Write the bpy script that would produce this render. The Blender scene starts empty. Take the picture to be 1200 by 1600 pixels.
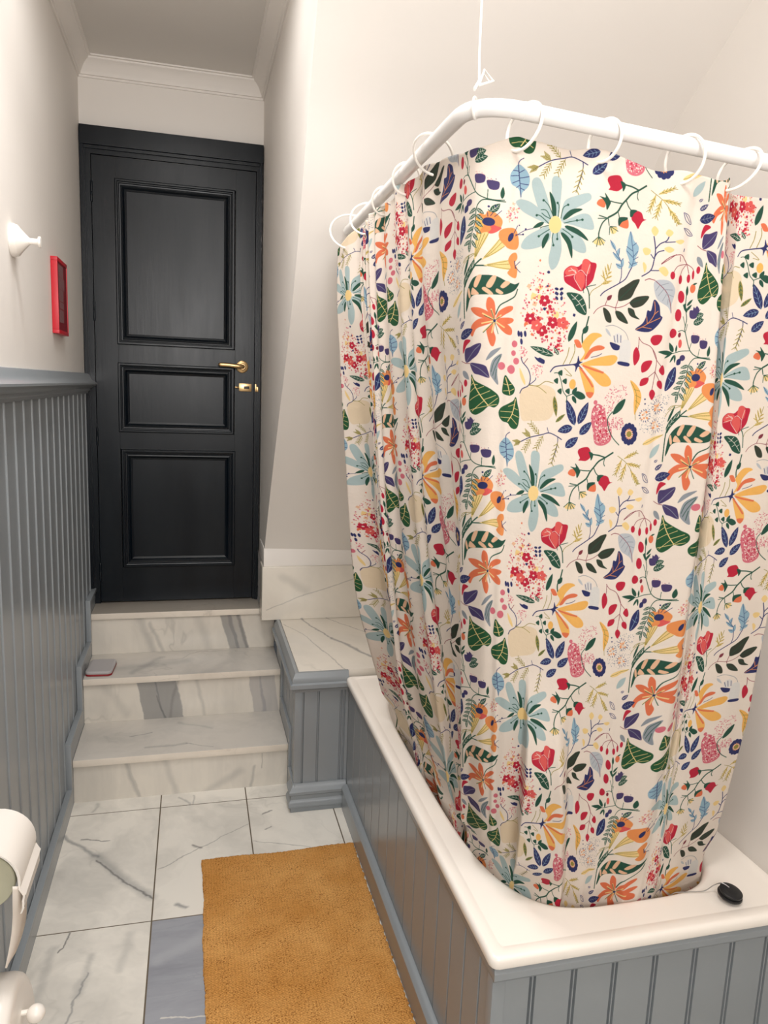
import bpy, bmesh, math, random
import numpy as np
from mathutils import Vector, Matrix

scene = bpy.context.scene
# ------------------------------------------------------------------ camera
cam_d = bpy.data.cameras.new('camera'); cam = bpy.data.objects.new('camera', cam_d)
scene.collection.objects.link(cam); scene.camera = cam
YAW, PITCH, ROLL, FPX = 0.25335, -0.16422, 0.03984, 1161.14
F0 = Vector((math.sin(YAW), math.cos(YAW), 0)); R0 = Vector((math.cos(YAW), -math.sin(YAW), 0)); U0 = Vector((0, 0, 1))
Fw = F0*math.cos(PITCH) + U0*math.sin(PITCH); U1 = U0*math.cos(PITCH) - F0*math.sin(PITCH)
Rt = R0*math.cos(ROLL) + U1*math.sin(ROLL); Up = U1*math.cos(ROLL) - R0*math.sin(ROLL)
m = Matrix((Rt, Up, -Fw)).transposed().to_4x4(); m.translation = Vector((0.43601, 0, 1.49792)); cam.matrix_world = m
cam_d.sensor_fit = 'VERTICAL'; cam_d.sensor_height = 36.0; cam_d.lens = FPX/1600*36.0
cam_d.clip_start = 0.02; cam_d.clip_end = 50

# ------------------------------------------------------------------ light and exposure
world = bpy.data.worlds.new('world'); scene.world = world; world.use_nodes = True
world.node_tree.nodes['Background'].inputs[0].default_value = (0.9, 0.93, 1, 1)
world.node_tree.nodes['Background'].inputs[1].default_value = 0.05
def area(name, loc, aim, size, power, col, spread=180):
    l = bpy.data.lights.new(name, 'AREA'); l.shape = 'DISK'; l.size = size; l.energy = power; l.color = col
    l.spread = math.radians(spread)
    o = bpy.data.objects.new(name, l); scene.collection.objects.link(o); o.location = loc
    o.rotation_euler = (Vector(aim)-Vector(loc)).to_track_quat('-Z', 'Y').to_euler(); return o
area('ceiling_lamp_light', (0.80, 0.60, 2.66), (0.74, 1.0, 0), 0.40, 11.3, (1.0, 0.98, 0.965))
area('passage_fill_light', (0.36, 1.60, 2.69), (0.36, 1.70, 0), 0.30, 6.3, (1.0, 0.98, 0.965), 110)  # added overhead fill to brighten the passage, not a known lamp
area('door_fill_light', (0.36, 2.08, 2.69), (0.36, 2.2, 0), 0.30, 3.4, (1.0, 0.98, 0.965), 168)  # extra fill put in to lift the alcove and door wall
area('rear_fill_light', (0.5, -1.12, 1.95), (0.25, 3.0, 1.75), 1.0, 23.5, (1.0, 0.98, 0.965), 140)  # broad soft fill added behind the camera to flatten the lighting, no actual window
vs = scene.view_settings; scene.display_settings.display_device = 'sRGB'
vs.view_transform = 'Standard'; vs.look = 'None'; vs.gamma = 1; vs.use_curve_mapping = False; vs.exposure = 0.03
scene.cycles.use_denoising = True
scene.cycles.max_bounces = 10; scene.cycles.diffuse_bounces = 6; scene.cycles.sample_clamp_indirect = 6

# ------------------------------------------------------------------ node helpers
def srgb(c):
    def f(v):
        v /= 255.0
        return v/12.92 if v <= .04045 else ((v+.055)/1.055)**2.4
    return (f(c[0]), f(c[1]), f(c[2]), 1)
class NT:
    def __init__(s, name):
        s.m = bpy.data.materials.new(name); s.m.use_nodes = True; s.t = s.m.node_tree
        s.b = s.t.nodes['Principled BSDF']
    def n(s, k, **kw):
        nd = s.t.nodes.new(k)
        for a, v in kw.items(): setattr(nd, a, v)
        return nd
    def l(s, a, b): s.t.links.new(a, b)
    def math(s, op, a, b=None, c=None, clamp=False):
        nd = s.n('ShaderNodeMath', operation=op); nd.use_clamp = clamp
        for i, v in enumerate((a, b, c)):
            if v is None: continue
            if hasattr(v, 'links'): s.l(v, nd.inputs[i])
            else: nd.inputs[i].default_value = v
        return nd.outputs[0]
    def vmath(s, op, a, b=None):
        nd = s.n('ShaderNodeVectorMath', operation=op)
        for i, v in enumerate((a, b)):
            if v is None: continue
            if hasattr(v, 'links'): s.l(v, nd.inputs[i])
            else: nd.inputs[i].default_value = v
        return nd.outputs['Value'] if op in ('DOT_PRODUCT', 'LENGTH') else nd.outputs[0]
    def pos(s):
        return s.n('ShaderNodeTexCoord').outputs['Object']
    def noise(s, vec, scale, detail=4, rough=.55, dist=0, out='Fac'):
        nd = s.n('ShaderNodeTexNoise'); nd.inputs['Scale'].default_value = scale; nd.inputs['Detail'].default_value = detail
        nd.inputs['Roughness'].default_value = rough; nd.inputs['Distortion'].default_value = dist
        s.l(vec, nd.inputs['Vector']); return nd.outputs[out]
    def ramp(s, fac, stops):
        nd = s.n('ShaderNodeValToRGB'); cr = nd.color_ramp
        while len(cr.elements) < len(stops): cr.elements.new(.5)
        for e, (p, c) in zip(cr.elements, stops): e.position = p; e.color = c if len(c) == 4 else (*c, 1)
        s.l(fac, nd.inputs[0]); return nd.outputs[0]
    def mix(s, fac, a, b, mode='MIX'):
        nd = s.n('ShaderNodeMix', data_type='RGBA', blend_type=mode)
        for i, v in ((0, fac), (6, a), (7, b)):
            if hasattr(v, 'links'): s.l(v, nd.inputs[i])
            else: nd.inputs[i].default_value = v
        return nd.outputs[2]
    def bump(s, h, strength=.2, dist=.002):
        nd = s.n('ShaderNodeBump'); nd.inputs['Strength'].default_value = strength; nd.inputs['Distance'].default_value = dist
        s.l(h, nd.inputs['Height']); s.l(nd.outputs[0], s.b.inputs['Normal'])
    def color(s, v):
        if hasattr(v, 'links'): s.l(v, s.b.inputs['Base Color'])
        else: s.b.inputs['Base Color'].default_value = v
    def set(s, **k):
        for a, v in k.items(): s.b.inputs[a.replace('_', ' ')].default_value = v
def paint(name, rgb, rough, var=.06, nscale=6, bump=.0, bscale=60, spec=.5, coat=0):
    t = NT(name); p = t.pos(); c = srgb(rgb)
    d = tuple(x*(1-var) for x in c[:3])+(1,); e = tuple(min(1, x*(1+var*.5)) for x in c[:3])+(1,)
    t.color(t.mix(t.noise(p, nscale, 3), d, e)); t.set(Roughness=rough); t.b.inputs['Specular IOR Level'].default_value = spec
    if coat: t.b.inputs['Coat Weight'].default_value = coat; t.b.inputs['Coat Roughness'].default_value = .12
    if bump: t.bump(t.noise(p, bscale, 4), bump)
    return t.m
plaster = paint('white_plaster', (232, 227, 221), .62, .03, 3, .22, 9)
ceiling_m = paint('ceiling_paint', (222, 218, 212), .7, .03, 3, .05, 30)
trim_white = paint('cornice_paint', (232, 227, 221), .55, .02)
grey_paint = paint('blue_grey_satin_paint', (139, 145, 149), .27, .05, 8, .05, 25, .6)
grey_side = grey_paint
white_gloss = paint('white_glossy_plastic', (240, 234, 226), .25, .01, spec=.5)
bath_white = paint('white_enamel', (246, 239, 230), .16, .01, spec=.55)
rod_white = paint('white_rod_enamel', (240, 238, 236), .25, .01)
red_m = paint('red_lacquer', (196, 28, 44), .4, .03)
dark_red = paint('dark_red_backing', (120, 14, 30), .5, .05)
print_grey = paint('grey_print', (150, 120, 122), .6, .05)
rubber = paint('black_rubber', (14, 15, 18), .42, .1)
paper = paint('toilet_paper', (238, 230, 220), .9, .02, 30, .15, 200)
card = paint('roll_end_paper', (196, 192, 166), .9, .05, 40, .3, 150)
soap_grey = paint('pale_grey_plastic', (178, 174, 174), .45, .03)
soap_red = paint('dark_red_plastic', (140, 28, 36), .4, .03)
cord_m = paint('white_cord', (242, 240, 236), .7, .02)
wood_m = paint('pale_wood', (200, 168, 124), .6, .1, 40)
def metal(name, rgb, rough):
    t = NT(name); p = t.pos(); c = srgb(rgb)
    t.color(t.mix(t.noise(p, 60, 2), tuple(x*.85 for x in c[:3])+(1,), c)); t.set(Metallic=1.0, Roughness=rough); return t.m
brass = metal('brushed_brass', (226, 190, 138), .3)
chain_m = metal('steel_chain', (190, 190, 190), .3)
# dark door paint: blue-black with brushed, slightly dusty streaks
t = NT('blue_black_door_paint'); p = t.pos()
st = t.noise(t.vmath('MULTIPLY', p, (9, 9, 1.6)), 1.0, 4)
t.color(t.mix(t.ramp(st, [(.4, (0, 0, 0)), (.72, (1, 1, 1))]), srgb((2, 10, 19)), srgb((14, 22, 28))))
t.l(t.math('MULTIPLY_ADD', st, .2, .22), t.b.inputs['Roughness']); t.bump(t.noise(t.vmath('MULTIPLY', p, (80, 80, 8)), 1, 3), .12)
t.b.inputs['Specular IOR Level'].default_value = .32; door_m = t.m

def marble(name, base, dark, veins, scale=3.0, stretch=(1, 1, 1), cloud=.5, rough=.2, streak=0, wp=(.045, .045, 0)):
    """veins: (ax,ay,az, bx,by,bz, half width, strength, (rgb), hard)"""
    t = NT(name); p = t.pos(); q = t.vmath('MULTIPLY', p, stretch)
    wv = t.noise(q, 2.2, 4, out='Color')
    warp = t.vmath('ADD', q, t.vmath('MULTIPLY', t.vmath('SUBTRACT', wv, (.5, .5, .5)), (.5, .5, .5)))
    c1 = t.noise(warp, scale, 5, .6)
    col = t.mix(t.math('MULTIPLY', t.ramp(c1, [(.42, (0, 0, 0)), (.75, (1, 1, 1))]), cloud), srgb(base), srgb(dark))
    vn = t.math('ABSOLUTE', t.math('SUBTRACT', t.noise(warp, scale*.6, 4, .6), .5))
    vf = t.math('SUBTRACT', 1, t.math('DIVIDE', vn, .012, clamp=True), clamp=True)
    gate = t.ramp(t.noise(q, 1.7, 2), [(.5, (0, 0, 0)), (.68, (1, 1, 1))])
    col = t.mix(t.math('MULTIPLY', t.math('MULTIPLY', vf, gate), .35), col, srgb(tuple(v*.8 for v in dark)))
    if streak:
        ss = t.noise(t.vmath('MULTIPLY', p, (12, 12, 2.0)), 1, 4)
        col = t.mix(t.math('MULTIPLY', t.ramp(ss, [(.5, (0, 0, 0)), (.8, (1, 1, 1))]), streak), col, srgb(dark))
    sm = t.vmath('MULTIPLY', t.vmath('SUBTRACT', t.noise(p, 9, 4, .6, out='Color'), (.5, .5, .5)), wp)
    pw = t.vmath('ADD', p, sm)
    for v in veins:
        a = Vector(v[:3]); d = Vector(v[3:6])-a; L = d.length; d.normalize()
        rel = t.vmath('SUBTRACT', pw, tuple(a)); k = t.vmath('DOT_PRODUCT', rel, tuple(d))
        k = t.math('MINIMUM', t.math('MAXIMUM', k, 0), L)
        sc = t.n('ShaderNodeVectorMath', operation='SCALE'); sc.inputs[0].default_value = tuple(d); t.l(k, sc.inputs['Scale'])
        dist = t.vmath('LENGTH', t.vmath('SUBTRACT', rel, sc.outputs[0]))
        hard = v[9] if len(v) > 9 else .0
        f = t.n('ShaderNodeMapRange'); f.interpolation_type = 'SMOOTHSTEP'; t.l(dist, f.inputs[0])
        f.inputs[1].default_value = v[6]*hard; f.inputs[2].default_value = v[6]; f.inputs[3].default_value = v[7]*.85; f.inputs[4].default_value = 0
        col = t.mix(f.outputs[0], col, srgb(v[8]))
    t.color(col); t.set(Roughness=rough); t.b.inputs['Specular IOR Level'].default_value = .45
    t.bump(t.noise(p, 14, 3), .03); return t.m
BASE = (224, 217, 205); DK = (176, 172, 166)
G1 = (120, 122, 124); G2 = (92, 92, 92); G3 = (150, 148, 144)
floor_m = marble('white_marble_floor', (232, 227, 217), (182, 179, 172), [
    (.02, 2.42, 0, .13, 2.29, 0, .012, .7, G1), (.13, 2.29, 0, .31, 2.06, 0, .028, .5, G1), (.13, 2.27, 0, .312, 2.055, 0, .006, .8, G2),
    (.08, 2.39, 0, .16, 2.37, 0, .005, .8, G2), (.32, 2.19, 0, .617, 2.385, 0, .0035, .8, G3), (.455, 2.275, 0, .43, 2.29, 0, .008, .8, G2),
    (.385, 2.02, 0, .41, 2.0, 0, .012, .8, G1), (.625, 2.28, 0, .83, 2.2, 0, .003, .8, G3), (.67, 2.43, 0, .7, 2.45, 0, .007, .8, G2), (.67, 2.34, 0, .69, 2.35, 0, .006, .7, G2),
    (.1, 1.95, 0, .085, 1.88, 0, .004, .9, G2), (.17, 1.86, 0, .15, 1.72, 0, .018, .35, G1), (.165, 1.8, 0, .13, 1.6, 0, .004, .7, G1), (.07, 1.9, 0, .06, 1.6, 0, .02, .3, G1),
    (.265, 1.92, 0, .25, 1.8, 0, .02, .25, G1), (.38, 2.6, 0, .42, 2.54, 0, .008, .5, G1), (.43, 2.6, 0, .43, 2.54, 0, .006, .5, G1), (.1, 2.6, 0, .09, 2.55, 0, .012, .4, G1)],
    3.6, cloud=.8)
floor_grey = marble('grey_marble_floor', (160, 162, 168), (138, 140, 147), [(.34, 1.8, 0, .5, 1.9, 0, .03, .35, (185, 186, 190)), (.35, 1.62, 0, .47, 1.605, 0, .003, .9, (225, 220, 210))], 4, (1, 4, 1), .8)
riser3_m = marble('marble_upper_riser', BASE, DK, [
    (.21, 3.18, .5, .27, 3.18, .34, .03, .45, G1), (.25, 3.18, .48, .31, 3.18, .34, .016, .8, G1), (.33, 3.18, .5, .355, 3.18, .34, .009, .6, G1), (.45, 3.18, .5, .5, 3.18, .34, .035, .35, G3),
    (.565, 3.18, .51, .61, 3.18, .34, .027, .75, G1, .75), (.615, 3.18, .51, .665, 3.18, .34, .014, .85, G2, .4), (.6, 3.18, .51, .645, 3.18, .34, .03, .6, G1, .8)], 3, (1.2, 1, .6), .5, wp=(.03, 0, .03), streak=.35)
riser2_m = marble('marble_middle_riser', BASE, DK, [
    (.25, 2.91, .33, .285, 2.91, .15, .038, .8, G1, .85), (.32, 2.91, .33, .355, 2.91, .15, .042, .8, G1, .85), (.29, 2.91, .26, .32, 2.91, .16, .005, .8, G2), (.37, 2.91, .33, .33, 2.91, .15, .01, .4, G2),
    (.67, 2.91, .33, .7, 2.91, .15, .026, .5, (130, 130, 138), .8), (.72, 2.91, .33, .74, 2.91, .15, .035, .55, (140, 140, 146), .8), (.44, 2.91, .32, .48, 2.91, .16, .014, .4, G3), (.09, 2.91, .32, .18, 2.91, .2, .03, .25, G3)], 3, (1.2, 1, .6), .5, wp=(.03, 0, .03), streak=.35)
riser1_m = marble('marble_lower_riser', BASE, DK, [
    (.19, 2.62, .14, .24, 2.62, 0, .013, .5, G1), (.2, 2.62, .14, .245, 2.62, 0, .003, .6, G2), (.33, 2.62, .14, .37, 2.62, 0, .02, .3, G1), (.68, 2.62, .13, .68, 2.62, .07, .004, .9, G2), (.65, 2.62, .08, .64, 2.62, 0, .01, .5, G1), (.6, 2.62, .07, .48, 2.62, 0, .025, .3, G1)], 3, (1.2, 1, .6), .5, wp=(.03, 0, .03), streak=.35)
tread_m = marble('marble_tread', (210, 204, 195), (158, 156, 152), [(.2, 2.77, .166, .28, 2.79, .166, .006, .6, G1), (.26, 2.67, .166, .4, 2.68, .166, .012, .4, G1), (.4, 2.68, .166, .5, 2.64, .166, .004, .6, G1),
    (.37, 2.86, .166, .5, 2.79, .166, .012, .3, G1), (.15, 3.0, .35, .4, 3.05, .35, .05, .3, G1), (.2, 2.95, .35, .3, 3.1, .35, .03, .4, G1)], 3, cloud=.6)
shelf_m = marble('marble_ledge', BASE, (190, 186, 178), [(.87, 3.05, .515, .965, 2.78, .515, .008, .8, G1), (.965, 2.78, .515, 1.07, 2.56, .515, .014, .8, G1), (.8, 2.98, .515, .88, 2.77, .515, .004, .7, G3), (.88, 2.77, .515, .955, 2.42, .515, .005, .7, G3),
    (.97, 3.06, .515, 1.12, 2.82, .515, .004, .7, G1), (.73, 3.04, .56, .89, 3.04, .62, .004, .6, G3), (.89, 3.04, .62, 1.1, 3.04, .685, .004, .6, G3), (.8, 3.04, .7, .9, 3.04, .64, .03, .3, G3)], 3, cloud=.4, wp=(.05, 0, 0))
landing_m = marble('taupe_marble_landing', (166, 158, 146), (146, 138, 128), [], 3)
grout = paint('grout', (104, 92, 76), .9, .1, 50)

# ------------------------------------------------------------------ mesh helpers
def finish(name, bm, mat, parent=None, smooth=True, kind=None, uv=None):
    me = bpy.data.meshes.new(name); bmesh.ops.recalc_face_normals(bm, faces=bm.faces); bm.to_mesh(me); bm.free()
    for mm in (mat if isinstance(mat, (list, tuple)) else [mat]): me.materials.append(mm)
    if smooth:
        me.polygons.foreach_set('use_smooth', [True]*len(me.polygons))
        try: me.set_sharp_from_angle(angle=math.radians(35))
        except Exception: pass
    o = bpy.data.objects.new(name, me); scene.collection.objects.link(o)
    if parent is not None: o.parent = parent; o.matrix_parent_inverse = Matrix.Translation(-parent.location)
    if kind: o['kind'] = kind
    return o
def tag(o, label, cat, group=None):
    o['label'] = label; o['category'] = cat
    if group: o['group'] = group
    return o
def empty(name, loc, label, cat, group=None):
    o = bpy.data.objects.new(name, None); scene.collection.objects.link(o); o.location = loc; o.empty_display_size = .05
    return tag(o, label, cat, group)
def box(bm, x0, x1, y0, y1, z0, z1, bev=0, mi=0):
    vs = [bm.verts.new((x, y, z)) for x in (x0, x1) for y in (y0, y1) for z in (z0, z1)]
    fs = [bm.faces.new([vs[i] for i in f]) for f in ((0, 1, 3, 2), (4, 6, 7, 5), (0, 4, 5, 1), (2, 3, 7, 6), (0, 2, 6, 4), (1, 5, 7, 3))]
    for f in fs: f.material_index = mi
    if bev:
        es = list({e for f in fs for e in f.edges})
        r = bmesh.ops.bevel(bm, geom=es, offset=bev, segments=2, affect='EDGES', profile=.6)
        for f in r['faces']: f.material_index = mi
def B(name, x0, x1, y0, y1, z0, z1, mat, parent=None, bev=0, kind=None):
    bm = bmesh.new(); box(bm, x0, x1, y0, y1, z0, z1, bev); return finish(name, bm, mat, parent, kind=kind)
def prism(bm, pts, axis, a, b, bev=0):
    """pts: 2D outline in the two axes other than `axis`"""
    def mk(p, v):
        return {'x': (v, p[0], p[1]), 'y': (p[0], v, p[1]), 'z': (p[0], p[1], v)}[axis]
    A = [bm.verts.new(mk(p, a)) for p in pts]; C = [bm.verts.new(mk(p, b)) for p in pts]; n = len(pts)
    fs = [bm.faces.new(A), bm.faces.new(C[::-1])]
    for i in range(n): fs.append(bm.faces.new((A[i], C[i], C[(i+1) % n], A[(i+1) % n])))
    if bev: bmesh.ops.bevel(bm, geom=list({e for f in fs[:2] for e in f.edges}), offset=bev, segments=2, affect='EDGES')
def sweep(bm, rings, closed=False, cap=True):
    """rings: list of lists of points; consecutive rings are joined"""
    R = [[bm.verts.new(p) for p in r] for r in rings]; n = len(R[0])
    for i in range(len(R) if closed else len(R)-1):
        a, b = R[i], R[(i+1) % len(R)]
        for j in range(n): bm.faces.new((a[j], a[(j+1) % n], b[(j+1) % n], b[j]))
    if cap and not closed: bm.faces.new(R[0][::-1]); bm.faces.new(R[-1])
def tube(bm, pts, r, seg=12, closed=False):
    pts = [Vector(p) for p in pts]; n = len(pts); rings = []; up = None
    for i, p in enumerate(pts):
        if closed: d = pts[(i+1) % n]-pts[i-1]
        else: d = pts[min(i+1, n-1)]-pts[max(i-1, 0)]
        d.normalize()
        if up is None: up = d.orthogonal().normalized()
        up = (up-d*up.dot(d)).normalized(); s = d.cross(up)
        rr = r[i] if isinstance(r, (list, tuple)) else r
        rings.append([p+(up*math.cos(6.28318*k/seg)+s*math.sin(6.28318*k/seg))*rr for k in range(seg)])
    sweep(bm, rings, closed)
def lathe(bm, prof, origin, axis, seg=32):
    """prof: (radius, distance along axis)"""
    ax = Vector(axis).normalized(); u = ax.orthogonal().normalized(); v = ax.cross(u); o = Vector(origin)
    rings = [[o+ax*h+(u*math.cos(6.28318*k/seg)+v*math.sin(6.28318*k/seg))*max(r, .0002) for k in range(seg)] for r, h in prof]
    sweep(bm, rings)
def cat(pts, n=8):
    out = []; P = [Vector(p) for p in pts]
    for i in range(len(P)-1):
        a, b, c, d = P[max(i-1, 0)], P[i], P[i+1], P[min(i+2, len(P)-1)]
        for k in range(n):
            t = k/n; out.append(.5*((2*b)+(c-a)*t+(2*a-5*b+4*c-d)*t*t+(3*b-a-3*c+d)*t**3))
    out.append(P[-1]); return out

# ------------------------------------------------------------------ room shell
XR, YD, XW, ZC = .72, 3.336, 1.643, 2.72
Y0 = -1.2
# floor: marble tiles 30 x 58 cm with narrow joints over a grout bed
bm = bmesh.new(); box(bm, -.05, XW+.05, Y0, 3.4, -.06, -.0008)
for f in bm.faces: f.material_index = 1
xs = [-.285+.301*i for i in range(8)]; ys = [2.538-.5802*i for i in range(8)]
for i in range(len(xs)-1):
    for j in range(-1, len(ys)-1):
        y1 = 2.7 if j < 0 else ys[j]; y0 = ys[j+1]
        x0, x1 = xs[i]+.0021, xs[i+1]-.0021; x0 = max(x0, -.02)
        if x1 < 0 or x0 > XW: continue
        grey = (i == 2 and j == 1) or (i, j) in ((4, 2), (1, 3))
        box(bm, x0, min(x1, XW+.02), max(y0+.0021, Y0), y1-.0021, -.01, 0, mi=2 if grey else 0)
finish('floor', bm, [floor_m, grout, floor_grey], smooth=False, kind='structure')
B('ceiling', -.05, XW+.05, Y0-.05, YD+.1, ZC, ZC+.08, ceiling_m, kind='structure')
# left wall, with a slightly ragged paint edge against the door casing
B('wall_left', -.1, 0, Y0, YD+.1, -.05, ZC, plaster, kind='structure')
B('wall_front', -.1, XW+.1, Y0-.1, Y0, -.05, ZC+.05, plaster, kind='structure')
B('wall_right', XW, XW+.1, Y0, YD+.1, -.05, ZC, plaster, kind='structure')
bm = bmesh.new(); box(bm, -.02, XR+.02, YD, YD+.1, 2.43, ZC); box(bm, -.02, XR+.1, YD+.045, YD+.1, .3, 2.44)
finish('wall_back', bm, plaster, kind='structure')
# sloping attic wall: ruled surface between its edge on the alcove and its edge on the right wall
LP = [(3.051, .823), (2.97, .935), (2.78, 1.17), (2.567, 1.412), (2.45, 1.535), (2.341, 1.656), (2.25, 1.775), (2.186, 1.88), (2.1, 2.04), (2.026, 2.189), (1.96, 2.3), (1.905, 2.392), (1.8, 2.57), (1.715, 2.72)]
RP = [(3.051, .79), (2.95, .9), (2.78, 1.1), (2.6, 1.30), (2.46, 1.45), (2.33, 1.60), (2.2, 1.76), (2.1, 1.88), (1.98, 2.02), (1.84, 2.177), (1.70, 2.29), (1.573, 2.384), (1.33, 2.57), (1.14, 2.72)]
def lerp(a, b, t): return a+(b-a)*t
SL = [Vector((0, *p)) for p in LP]; SLs = cat(SL, 4); SRs = cat([Vector((0, *p)) for p in RP], 4)
bm = bmesh.new(); grid = []
for a, b in zip(SLs, SRs):
    grid.append([bm.verts.new((lerp(XR, XW, k/12), lerp(a.y, b.y, k/12), lerp(a.z, b.z, k/12))) for k in range(13)])
for i in range(len(grid)-1):
    for k in range(12): bm.faces.new((grid[i][k], grid[i][k+1], grid[i+1][k+1], grid[i+1][k]))
ext = [[bm.verts.new((v.co.x, v.co.y+.12, v.co.z+.05)) for v in row] for row in grid]
for i in range(len(grid)-1):
    for k in range(12): bm.faces.new((ext[i][k+1], ext[i][k], ext[i+1][k], ext[i+1][k+1]))
for k in range(12):
    bm.faces.new((grid[0][k+1], grid[0][k], ext[0][k], ext[0][k+1])); bm.faces.new((grid[-1][k], grid[-1][k+1], ext[-1][k+1], ext[-1][k]))
finish('wall_sloping', bm, plaster, kind='structure')
# alcove side wall, cut off by the slope
bm = bmesh.new()
prism(bm, [(3.0515, .745), (3.0515, .823)]+[(p.y, p.z) for p in SLs[1:]]+[(YD+.08, ZC), (YD+.08, .745)], 'x', XR-.0005, XR+.06)
finish('wall_alcove', bm, plaster, smooth=False, kind='structure')
B('trim_1', XR-.004, XW, 3.051, 3.25, .745, .823, plaster, kind='structure', bev=.002)   # plaster band under the slope
# cornice swept round the alcove
prof = [(0, 2.648), (.006, 2.648), (.007, 2.656), (.012, 2.657), (.013, 2.664), (.017, 2.672), (.024, 2.686), (.034, 2.699), (.045, 2.707), (.046, 2.713), (.054, 2.714), (.055, 2.7195), (0, 2.7195)]
bm = bmesh.new(); rings = []
def yslope(z):
    for (ya, za), (yb, zb) in zip(LP, LP[1:]):
        if za <= z <= zb: return ya+(yb-ya)*(z-za)/(zb-za)
    return LP[-1][0]
for k in range(4):
    r = []
    for o, z in prof:
        r.append([(o, Y0, z), (o, YD-o, z), (XR-o, YD-o, z), (XR-o, yslope(z), z)][k])
    rings.append(r)
sweep(bm, rings); finish('trim_2', bm, trim_white, kind='structure')

# ------------------------------------------------------------------ left wainscot
wn = empty('wainscot_panelling', (0, 1, 0), 'blue-grey beadboard panelling on the left wall under a dado rail', 'wall panelling')
bm = bmesh.new(); pts = [(Y0, 0)]; y = Y0; pr = []
PITCHB = .1045; yb = 3.272-PITCHB*43
prof = [(Y0+.005, .005)]
i = 0
while True:
    c = yb+i*PITCHB; i += 1
    if c < Y0+.03: continue
    if c > 3.31: break
    prof += [(c-.0075, .005), (c-.0068, .0015), (c-.0052, .0015), (c-.0045, .006), (c-.002, .0083), (c+.002, .0083), (c+.0045, .006), (c+.0052, .0015), (c+.0068, .0015), (c+.0075, .005)]
prof += [(3.33, .005), (3.33, 0), (Y0+.005, 0)]
prism(bm, [(x, yy) for yy, x in prof], 'z', 0, 1.45); finish('panel', bm, grey_paint, wn)
dp = [(0, 1.432), (.012, 1.432), (.014, 1.44), (.02, 1.444), (.02, 1.452), (.028, 1.456), (.040, 1.462), (.046, 1.470), (.046, 1.476), (.038, 1.481), (.030, 1.486), (.024, 1.494), (.020, 1.504), (.014, 1.512), (0, 1.514)]
bm = bmesh.new(); prism(bm, dp, 'y', Y0+.005, 3.325); finish('dado_rail', bm, grey_paint, wn)
# stepped skirting beside the stairs
def stepped(x0, x1, top, y_end, lip, dirx):
    ex = [(top, .09), (2.545, .09), (2.545, .258), (2.83, .258), (2.83, .428), (3.115, .428), (3.115, .6), (y_end, .6)]
    ex = [p for p in ex if p[0] <= y_end+1e-6]
    return ex
bm = bmesh.new(); E = [(Y0+.01, .09), (2.552, .09), (2.552, .258), (2.835, .258), (2.835, .428), (3.118, .428), (3.118, .6), (3.325, .6)]
prism(bm, [(y_+.001, z_-.001) for y_, z_ in E]+[(3.325, 0), (Y0+.01, 0)], 'x', 0.0061, .019)
def lipband(bm, E, x0, x1, w=.014):
    # raised moulding along a stepped outline (in the y-z plane)
    for (ya, za), (yb_, zb) in zip(E, E[1:]):
        if abs(za-zb) < 1e-6: box(bm, x0, x1, ya+w*.5, yb_+w*.6, za-w, za, .002)
        else: box(bm, x0, x1-.0004, ya, ya+w, za-w*.5, zb-.0006, .002)
lipband(bm, E, .0058, .0255)
finish('baseboard_left', bm, grey_paint, kind='structure')

# ------------------------------------------------------------------ stairs
st = empty('marble_staircase', (.39, 2.62, 0), 'three white marble steps with grey streaks climbing to the dark door', 'stairs')
RX0, RX1 = .0195, .776
def slab(name, y0, y1, z, x0, x1, mat):
    return B(name, x0, x1, y0, y1, z-.026, z, mat, st, bev=.002)
B('riser', RX0, RX1, 2.622, 2.66, 0, .1405, riser1_m, st)
B('riser', RX0, RX1, 2.912, 2.95, .1662, .3245, riser2_m, st)
B('riser', RX0, RX1, 3.172, 3.22, .3507, .504, riser3_m, st)
nose_m = marble('marble_nosing', (232, 222, 208), (200, 190, 176), [], 6)
def tread(y0, y1, z, x1, mat):
    bm = bmesh.new(); box(bm, RX0, x1, y0, y1, z-.026, z, .0022)
    o = finish('tread', bm, [mat, nose_m], st)
    for f in o.data.polygons:
        if f.normal.y < -.5: f.material_index = 1
    return o
tread(2.612, 2.93, .166, RX1, tread_m); tread(2.9, 3.19, .3505, RX1, tread_m); tread(3.164, YD+.03, .530, XR-.006, landing_m)

# ------------------------------------------------------------------ door, casing, fittings
bm = bmesh.new()
yF = 3.300
random.seed(3)
box(bm, .003, .0165, yF+.004, YD+.01, .531, 2.40, .001); box(bm, .003, XR-.003, yF, YD+.01, 2.398, 2.4685, .0015)
# right strip with a ragged hand-painted edge
pts = [(.7115, .531)]; z = .531
while z < 2.39:
    z += random.uniform(.01, .035); a = .0045 if z > 1.75 else .0015
    pts.append((.7150-random.uniform(0, a), min(z, 2.398)))
pts += [(.704, 2.398), (.704, .531)]
prism(bm, pts, 'y', yF+.004, YD+.01)
box(bm, .0165, .0215, yF+.010, YD+.01, .531, 2.398); box(bm, .699, .704, yF+.010, YD+.01, .531, 2.398); box(bm, .0165, .704, yF+.006, YD+.01, 2.385, 2.398, .002)
box(bm, .0215, .0415, yF+.016, YD+.02, .531, 2.385); box(bm, .6905, .699, yF+.016, YD+.02, .531, 2.385); box(bm, .0415, .6905, yF+.016, YD+.02, 2.3675, 2.385)
finish('trim_3', bm, door_m, smooth=False, kind='structure')
yL = 3.320   # face of the leaf
panels = [(.130, .603, 1.636, 2.283), (.130, .603, 1.275, 1.562), (.138, .610, .690, 1.203)]
bm = bmesh.new(); X0, X1, Z0, Z1 = .0432, .6890, .537, 2.3655
zr = [Z0, .690, 1.203, 1.275, 1.562, 1.636, 2.283, Z1]
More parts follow.
